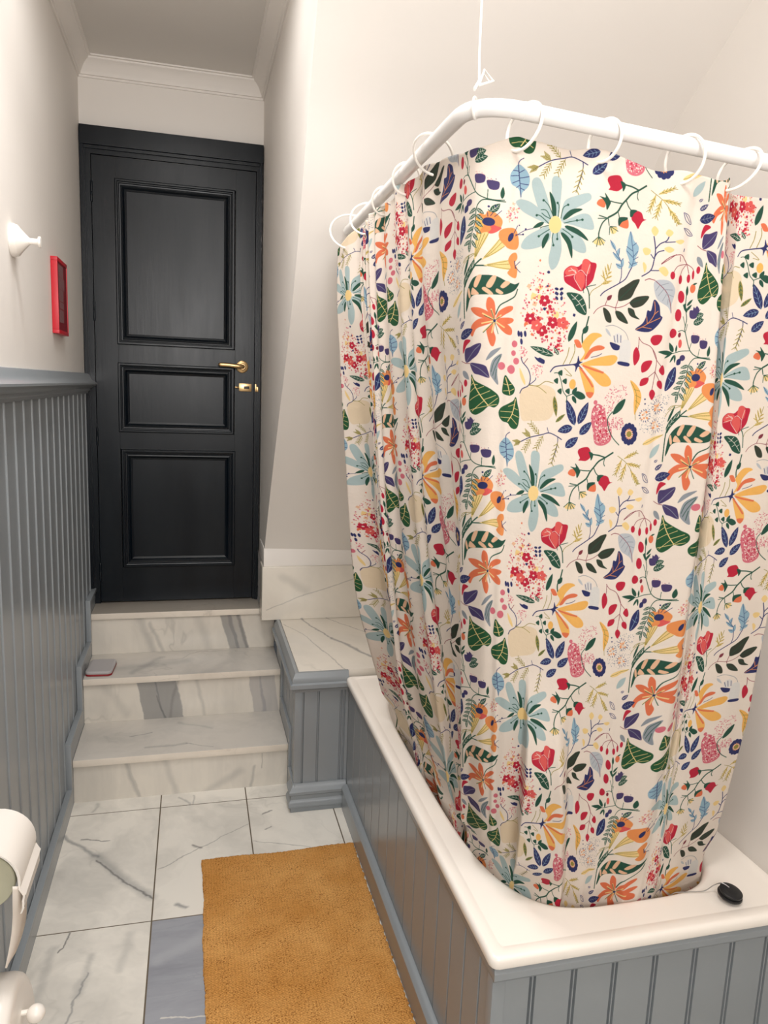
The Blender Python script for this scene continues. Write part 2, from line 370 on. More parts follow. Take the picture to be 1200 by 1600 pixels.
box(bm, X0, .134, yL, yL+.04, Z0, Z1, .001); box(bm, .6065, X1, yL, yL+.04, Z0, Z1, .001)
for a, b in ((Z0, .690), (1.203, 1.275), (1.562, 1.636), (2.283, Z1)): box(bm, .134, .6065, yL+.0002, yL+.039, a, b)
door = finish('door_1', bm, door_m, smooth=False, kind='structure')
door['label'] = 'blue-black panelled wooden door at the top of the marble steps'
MP = [(0, 0), (0, -.010), (.003, -.013), (.009, -.013), (.011, -.008), (.015, -.007), (.017, -.002), (.021, -.0015), (.023, -.006), (.028, -.007), (.032, -.003), (.036, .003), (.047, .0075), (.048, .006)]
for (a, b, c, d) in panels:
    bm = bmesh.new(); rr = []
    for i, dy in MP:
        rr.append([(a+i, yL+dy, c+i), (b-i, yL+dy, c+i), (b-i, yL+dy, d-i), (a+i, yL+dy, d-i)])
    R = [[bm.verts.new(p) for p in r] for r in rr]
    for r1, r2 in zip(R, R[1:]):
        for j in range(4): bm.faces.new((r1[j], r1[(j+1) % 4], r2[(j+1) % 4], r2[j]))
    finish('panel_moulding', bm, door_m, door, smooth=False)
    B('door_panel', a+.044, b-.044, yL+.006, yL+.02, c+.044, d-.044, door_m, door)
for zc in (2.226, 1.765, 1.254, .670):
    bm = bmesh.new(); lathe(bm, [(.003, -.04), (.0045, -.036), (.0045, -.001), (.004, 0), (.0045, .001), (.0045, .036), (.003, .04)], (.0432, yL-.004, zc), (0, 0, 1), 12)
    finish('hinge', bm, door_m, door)
hd = bmesh.new(); lathe(hd, [(.026, 0), (.0265, .003), (.025, .006), (.020, .0075), (.0195, .0095), (.014, .010), (.0115, .012), (.011, .03)], (.6375, yL-.0002, 1.567), (0, -1, 0), 40)
handle = finish('door_handle', hd, brass, door)
bm = bmesh.new(); tube(bm, cat([(.6375, yL-.028, 1.567), (.6375, yL-.045, 1.567), (.630, yL-.053, 1.567), (.61, yL-.055, 1.5685), (.575, yL-.054, 1.571), (.545, yL-.052, 1.5715), (.541, yL-.051, 1.5715)], 5), [.009]*26+[.0088, .0082, .0072, .005, .002], 16)
finish('lever', bm, brass, handle)
bm = bmesh.new(); box(bm, .624, .678, yL-.012, yL, 1.463, 1.496, .002); box(bm, .628, .674, yL-.0135, yL-.011, 1.467, 1.492, .001)
lock = finish('bolt_lock', bm, brass, door)
bm = bmesh.new(); box(bm, .645, .668, yL-.0138, yL-.0128, 1.4735, 1.4855, .0005); finish('keyhole', bm, rubber, lock)
bm = bmesh.new(); tube(bm, [(.626, yL-.006, 1.479), (.617, yL-.008, 1.479), (.607, yL-.009, 1.4795)], [.003, .0055, .003], 10); finish('thumb_turn', bm, brass, lock)
bm = bmesh.new(); box(bm, .6925, .6985, yF+.004, yF+.02, 1.463, 1.496, .001); box(bm, .6985, .706, yF-.004, yF+.02, 1.463, 1.484, .001)
keep = finish('lock_keeper', bm, brass, door)

# ------------------------------------------------------------------ tiled ledge box beside the stairs
lb = empty('panelled_ledge', (.86, 2.44, 0), 'blue-grey panelled box topped with white marble beside the steps', 'ledge')
bm = bmesh.new(); box(bm, .787, XW-.001, 2.4495, 3.05, 0, .486)
finish('carcass', bm, grey_paint, lb)
# front boards
def boards(bm, axis, face, depth, a, b, grooves, z0, z1, gw=.0045, double=False):
    """vertical boards with v-grooves; face = outer coordinate, depth = inward thickness (signed)"""
    cs = [a]+sorted(grooves)+[b]; prof = [(a, face+depth)]
    prof.append((a, face))
    for g in sorted(grooves): prof += [(g-gw, face), (g-gw*.4, face+depth*.55), (g+gw*.4, face+depth*.55), (g+gw, face)]
    prof += [(b, face), (b, face+depth)]
    if axis == 'x': prism(bm, [(q, p) for p, q in prof], 'z', z0, z1)
    else: prism(bm, prof, 'z', z0, z1)
bm = bmesh.new(); boards(bm, 'y', 2.436, .013, .775, .9645, [.803, .857, .938, .950], .09, .487); box(bm, .774, .80, 2.434, 2.46, .05, .487, .002)
finish('front_panel', bm, grey_paint, lb)
bm = bmesh.new(); boards(bm, 'x', .7785, .009, 2.4495, 3.05, [2.53, 2.62, 2.71, 2.80, 2.89, 2.98], .02, .487); finish('side_panel', bm, grey_paint, lb)
bm = bmesh.new(); E2 = [(2.436, .09), (2.47, .09), (2.552, .258), (2.835, .258), (2.835, .428), (3.05, .428)]
E2 = [(2.436, .258+.0), (2.835, .258), (2.835, .428), (3.05, .428)]
E2 = [(2.425, .105), (2.552, .105), (2.552, .258), (2.835, .258), (2.835, .428), (3.05, .428)]
prism(bm, [(y_+.001, z_-.001) for y_, z_ in E2[:-1]]+[(3.049, .427), (3.049, 0), (2.426, 0)], 'x', .7765, .7780)
lipband(bm, E2, .7700, .7865)
finish('stepped_skirting', bm, grey_paint, lb)
def moulded(bm, pth, prof, cap=True):
    """sweep (offset, z) profile along an open path of (x, y, outward normals already mitred)"""
    rings = [[(px+nx*o, py+ny*o, z) for o, z in prof] for px, py, nx, ny in pth]
    sweep(bm, rings)
skp = [(0, 0), (.012, 0), (.012, .018), (.020, .022), (.021, .034), (.017, .042), (.012, .048), (.012, .062), (.018, .068), (.019, .078), (.012, .086), (.005, .098), (.003, .104), (0, .104)]
bm = bmesh.new(); moulded(bm, [(.776, 2.4900, -1, 0), (.776, 2.4350, -1, -1), (.963, 2.4350, 0, -1)], skp); finish('front_skirting', bm, grey_paint, lb)
cpp = [(-.012, .446), (.004, .446), (.006, .454), (.014, .458), (.020, .464), (.020, .478), (.012, .482), (.013, .492), (.009, .502), (.002, .5165), (-.010, .5165), (-.012, .50)]
bm = bmesh.new(); moulded(bm, [(.775, 3.049, -1, 0), (.775, 2.4355, -1, -1), (.961, 2.4355, 0, -1)], cpp); finish('cap_moulding', bm, grey_paint, lb)
B('marble_top', .7875, XW-.001, 2.447, 3.05, .4865, .515, shelf_m, lb, bev=.001)
up = B('marble_upstand', XR-.010, XW-.001, 3.040, 3.16, .5153, .7445, shelf_m, None, bev=.0015)
tag(up, 'white marble upstand slab behind the ledge at the foot of the sloping wall', 'marble slab')

# ------------------------------------------------------------------ bath
bp = empty('bath_panelling', (.97, 1.1, 0), 'blue-grey tongue-and-groove panelling boxing in the bath', 'bath panel')
bm = bmesh.new(); boards(bm, 'x', .965, .012, 1.112, 2.4335, [1.17, 1.25, 1.33, 1.42, 1.51, 1.60, 1.68, 1.77, 1.86, 1.96, 2.05, 2.14, 2.23, 2.33], .02, .468, .004); finish('side_panel', bm, grey_side, bp)
bm = bmesh.new(); boards(bm, 'y', 1.103, .012, .9635, XW-.001, [1.038, 1.046, 1.123, 1.131, 1.209, 1.217, 1.297, 1.305, 1.387, 1.395, 1.472, 1.480, 1.555, 1.563], .02, .468, .0028); finish('end_panel', bm, grey_paint, bp)
B('corner_post', .9605, .986, 1.0995, 1.125, .02, .468, grey_paint, bp, bev=.002)
tp = [(-.01, .440), (.003, .440), (.006, .446), (.010, .449), (.010, .462), (.006, .466), (.004, .4695), (-.01, .4695)]
bm = bmesh.new(); moulded(bm, [(.9620, 2.4335, -.3, 0), (.9620, 1.101, -.3, -1), (XW-.001, 1.101, 0, -1)], tp); finish('top_moulding', bm, grey_paint, bp)
sk2 = [(0, 0), (.017, 0), (.017, .070), (.020, .074), (.020, .084), (.014, .092), (.006, .096), (0, .096)]
bm = bmesh.new(); moulded(bm, [(.9645, 2.413, -1, 0), (.9645, 1.102, -1, -1), (XW-.001, 1.102, 0, -1)], sk2); finish('skirting', bm, grey_paint, bp)

BC = (1.298, 1.768); BA, BB = .283, .588
def superell(a, b, n, k, N, cx=BC[0], cy=BC[1]):
    th = 2*math.pi*k/N; c, s = math.cos(th), math.sin(th)
    r = (abs(c/a)**n+abs(s/b)**n)**(-1/n)
    return (cx+r*c, cy+r*s)
def rrect(x0, x1, y0, y1, rad, k, N):
    # ray from the bath centre onto a rounded rectangle
    th = 2*math.pi*k/N; dx, dy = math.cos(th), math.sin(th)
    lo, hi = 0, 3
    def inside(x, y):
        qx = max(x0+rad-x, x-(x1-rad), 0); qy = max(y0+rad-y, y-(y1-rad), 0)
        return x0 <= x <= x1 and y0 <= y <= y1 and (qx*qx+qy*qy <= rad*rad)
    for _ in range(30):
        mid = (lo+hi)/2
        if inside(BC[0]+dx*mid, BC[1]+dy*mid): lo = mid
        else: hi = mid
    return (BC[0]+dx*lo, BC[1]+dy*lo)
N = 720; rx0, rx1, ry0, ry1 = .951, XW-.0015, 1.0885, 2.4325; ZR = .496
rings = []
def rr_ring(d, z, rad=.018): rings.append([(*rrect(rx0+d, rx1-d, ry0+d, ry1-d, max(rad-d, .004), k, N), z) for k in range(N)])
rr_ring(.010, ZR-.022); rr_ring(.0015, ZR-.023); rr_ring(0, ZR-.020); rr_ring(0, ZR-.008); rr_ring(.0022, ZR-.003); rr_ring(.006, ZR-.0005); rr_ring(.010, ZR)
rr_ring(.026, ZR, .03); rr_ring(.028, ZR-.0012, .03); rr_ring(.031, ZR-.0012, .04)
for d, z in ((-.006, ZR-.0008), (-.002, ZR-.001), (.003, ZR-.003), (.007, ZR-.008), (.009, ZR-.016)):
    rings.append([(*superell(BA-d, BB-d, 4, k, N), z) for k in range(N)])
for a, b, n, z in ((.262, .565, 3.8, ZR-.12), (.245, .535, 3.5, ZR-.25), (.225, .50, 3.2, ZR-.34), (.19, .44, 3, ZR-.385), (.12, .34, 3, ZR-.398), (.02, .05, 2, ZR-.40)):
    rings.append([(*superell(a, b, n, k, N), z) for k in range(N)])
bm = bmesh.new(); sweep(bm, rings, cap=False); bm.verts.ensure_lookup_table()
bm.faces.new([bm.verts[i] for i in range(len(bm.verts)-N, len(bm.verts))])
bath = finish('bathtub', bm, bath_white); tag(bath, 'white enamelled bathtub with a broad flat rim, boxed in grey panelling', 'bathtub')

# plug with its thin chain resting on the rim
pl = bmesh.new(); n_ = Vector((.28, -.42, .86)).normalized(); c0 = Vector((1.494, 1.146, ZR+.0105))
lathe(pl, [(.0205, -.0035), (.0235, -.002), (.0245, .001), (.0235, .004), (.0215, .0045), (.0225, .007), (.0225, .010), (.0205, .0115), (.010, .0125), (.004, .013)], c0, Vector((.10, -.16, 1)).normalized(), 36)
plug = finish('bath_plug', pl, rubber); tag(plug, 'black rubber bath plug lying on the near right rim of the bath', 'plug')
bm = bmesh.new(); tube(bm, cat([(1.494, 1.150, ZR+.0245), (1.484, 1.160, ZR+.0285), (1.474, 1.170, ZR+.018), (1.455, 1.175, ZR+.0035), (1.42, 1.181, ZR+.002), (1.392, 1.189, ZR-.004), (1.385, 1.20, ZR-.04), (1.383, 1.207, ZR-.09)], 6), .0011, 6)
finish('chain', bm, chain_m, plug)

# ------------------------------------------------------------------ shower rail, cord, rings
RR = .0128
path = [(.848, 2.118, 1.921), (.838, 1.30, 1.920)]
cx_, cy_ = .8365, 1.112
rail = [Vector((.8495, 2.118, 1.924)), Vector((.8385, 1.23, 1.921))]
for k in range(1, 12):
    a = k/12; p0 = Vector((.8380, 1.19, 1.9205)); p1 = Vector((.8365, 1.114, 1.920)); p2 = Vector((.915, 1.114, 1.9165))
    rail.append(p0*(1-a)**2+p1*2*a*(1-a)+p2*a*a)
rail += [Vector((.95, 1.114, 1.9145)), Vector((1.2, 1.114, 1.900)), Vector((XW-.001, 1.116, 1.8745))]
bm = bmesh.new(); tube(bm, rail, RR, 20)
for q, ax in ((rail[-1], (-1, 0, 0)),): lathe(bm, [(.028, 0), (.028, .004), (.018, .010), (.014, .02)], q, ax, 24)
tube(bm, [rail[-3]+Vector((-.035, 0, .0018)), rail[-3]+Vector((-.033, 0, .0017))], RR+.0006, 20)
rod = finish('shower_rail', bm, rod_white); tag(rod, 'white L-shaped shower curtain rail above the bath', 'curtain rail')
# hanging cord with its knot and triangle loop
cd = bmesh.new(); q0 = Vector((.8455, 1.118, 1.9325))
tube(cd, [(.8375, 1.118, ZC-.001), (.8385, 1.118, 2.3), (.842, 1.118, 1.985), (.844, 1.118, 1.950)], .0017, 8)
tube(cd, [(.844, 1.118, 1.950), (.8385, 1.118, 1.9405), (.8355, 1.112, 1.9355)], .0022, 8)
tube(cd, [(.8435, 1.117, 1.944), (.851, 1.117, 1.966), (.866, 1.117, 1.953), (.8435, 1.117, 1.944)], .0019, 8)
tube(cd, [(.844, 1.119, 1.943), (.850, 1.119, 1.962), (.862, 1.119, 1.951), (.845, 1.119, 1.945)], .0016, 8)
lp = []
dirr = Vector((.85, -.55, -.02)).normalized(); e1 = Vector((0, 0, 1)); e2 = dirr.cross(e1).normalized(); cc = Vector((.8465, 1.137, 1.9196))
for k in range(20): a = 6.28318*k/20; lp.append(cc+(e1*math.cos(a)+e2*math.sin(a))*(RR+.0018))
tube(cd, lp, .0019, 8, True)
cord = finish('hanging_cord', cd, cord_m); tag(cord, 'thin white cord tied round the rail corner and running up to the ceiling', 'cord')

# ------------------------------------------------------------------ curtain
W,PH=0.390,0.430   # column pitch, drop period (m)
PAL=dict(w=(221,209,197),t=(215,196,168),b=(172,190,190),f=(146,178,196),g=(36,78,62),G=(34,84,50),h=(52,58,46),y=(240,208,142),
 o=(146,136,66),k=(232,146,84),a=(240,182,96),m=(232,186,152),c=(224,116,78),q=(222,92,88),r=(188,36,60),P=(208,104,122),v=(212,112,126),
 n=(44,48,98),N=(60,84,124),u=(72,60,104),e=(142,148,156),x=(186,190,196),d=(126,50,62),z=(222,218,214))
PAL={k:(v if k in 'wt' else tuple(c*.93 for c in v)) for k,v in PAL.items()}
def smooth(p,closed,n=5):
    p=np.array(p,float);m=len(p)
    if m<3: return p
    out=[]
    rng=range(m) if closed else range(m-1)
    for i in rng:
        if closed: a,b,c,d=p[i-1],p[i],p[(i+1)%m],p[(i+2)%m]
        else: a,b,c,d=p[max(i-1,0)],p[i],p[i+1],p[min(i+2,m-1)]
        for k in range(n):
            t=k/n;out.append(.5*((2*b)+(c-a)*t+(2*a-5*b+4*c-d)*t*t+(3*b-a-3*c+d)*t**3))
    if not closed: out.append(p[-1])
    return np.array(out)
def make_tile(ART,res=2.0):  # res px per mm
    w=int(2*W*1000*res);h=int(PH*1000*res)
    img=np.empty((h,w,3),np.float32);img[:]=np.array(PAL['w'])/255
    SS=2
    lat=[(i*W*1000,j*PH*1000+(i%2)*PH*500) for i in range(-3,5) for j in range(-3,4)]
    def fill(c,poly):
        col=np.array(PAL[c])/255
        lo=poly.min(0)-1;hi=poly.max(0)+1
        for dx,dy in lat:
            x0,y0=(lo[0]+dx)*res,(lo[1]+dy)*res;x1,y1=(hi[0]+dx)*res,(hi[1]+dy)*res
            if x1<0 or y1<0 or x0>w or y0>h: continue
            X0,Y0=int(max(0,math.floor(x0))),int(max(0,math.floor(y0)));X1,Y1=int(min(w,math.ceil(x1))),int(min(h,math.ceil(y1)))
            if X1<=X0 or Y1<=Y0: continue
            q=(poly+(dx,dy))*res
            ys=Y0+(np.arange((Y1-Y0)*SS)+.5)/SS;xs=X0+(np.arange((X1-X0)*SS)+.5)/SS
            ins=np.zeros((len(ys),len(xs)),bool)
            a=q;b=np.roll(q,-1,0)
            for (ax,ay),(bx,by) in zip(a,b):
                if ay==by: continue
                r=(ys>=min(ay,by))&(ys<max(ay,by))
                if not r.any(): continue
                xx=ax+(ys[r]-ay)*(bx-ax)/(by-ay)
                ins[r]^=(xs[None,:]>xx[:,None])
            al=ins.reshape(Y1-Y0,SS,X1-X0,SS).mean((1,3))[...,None]
            img[Y0:Y1,X0:X1]=img[Y0:Y1,X0:X1]*(1-al)+col*al
    def ribbon(c,pts,wd,taper=None):
        pts=np.array(pts)
        t=np.gradient(pts,axis=0) if len(pts)>1 else None
        n=np.stack([-t[:,1],t[:,0]],1);n/=np.maximum(np.hypot(n[:,0],n[:,1]),1e-6)[:,None]
        ww=wd*(taper if taper is not None else np.ones(len(pts)))[:,None]
        fill(c,np.concatenate([pts+n*ww,(pts-n*ww)[::-1]]))
    rnd=random.Random(4)
    for ln in ART.strip().split('\n'):
        v=None
        if '|' in ln: ln,v=ln.split(' |')
        f=ln.split(' ');k,c,m=f[:3];pts=[tuple(map(float,q.split(','))) for q in f[3:]]
        if k=='p': fill(c,smooth(pts,True))
        elif k=='l': ribbon(c,smooth(pts,False),max(float(m)*.5,.45))
        elif k=='f':
            s=smooth(pts,False,8)
            if len(s)==2: s=np.array([s[0]+(s[1]-s[0])*i/10 for i in range(11)])
            u=np.linspace(0,1,len(s));tp=np.sin(np.pi*u**.8)**.8
            ribbon(c,s,float(m),tp)
            if v:
                ribbon(v[0],s[:-1],max(float(v[1:])*.45,.35));n=len(s)
                ax=s[-1]-s[0];Lg=np.hypot(*ax);ax=ax/Lg;nn=np.array((-ax[1],ax[0]))
                for i in (.25,.45,.65):
                    b0=s[int(i*(n-1))]
                    for sg in (1,-1): ribbon(v[0],np.array([b0,b0+ax*Lg*.13+nn*sg*float(m)*.75*math.sin(math.pi*(i+.1))]),.3)
        elif k=='e':
            rx,ry,a=map(float,m.split('/'));a=math.radians(a)
            th=np.linspace(0,2*np.pi,16,endpoint=False);x=rx*np.cos(th);y=ry*np.sin(th)
            for cx,cy in pts: fill(c,np.stack([cx+x*math.cos(a)-y*math.sin(a),cy+x*math.sin(a)+y*math.cos(a)],1))
        elif k=='s':
            n,r=map(float,m.split('/'));poly=np.array(pts);lo=poly.min(0);hi=poly.max(0);cnt=0
            while cnt<n:
                x=rnd.uniform(lo[0],hi[0]);y=rnd.uniform(lo[1],hi[1]);ins=False
                for (ax,ay),(bx,by) in zip(poly,np.roll(poly,-1,0)):
                    if (ay>y)!=(by>y) and x<ax+(y-ay)*(bx-ax)/(by-ay): ins=not ins
                cnt+=1
                if not ins: continue
                rr=r*rnd.uniform(.5,1.15);kk=rnd.choice((4,5,6));a0=rnd.random()*6
                fill(rnd.choice(c),np.array([(x+rr*rnd.uniform(.7,1.2)*math.cos(a0+6.283*i/kk),y+rr*rnd.uniform(.7,1.2)*math.sin(a0+6.283*i/kk)) for i in range(kk)]))
    return img

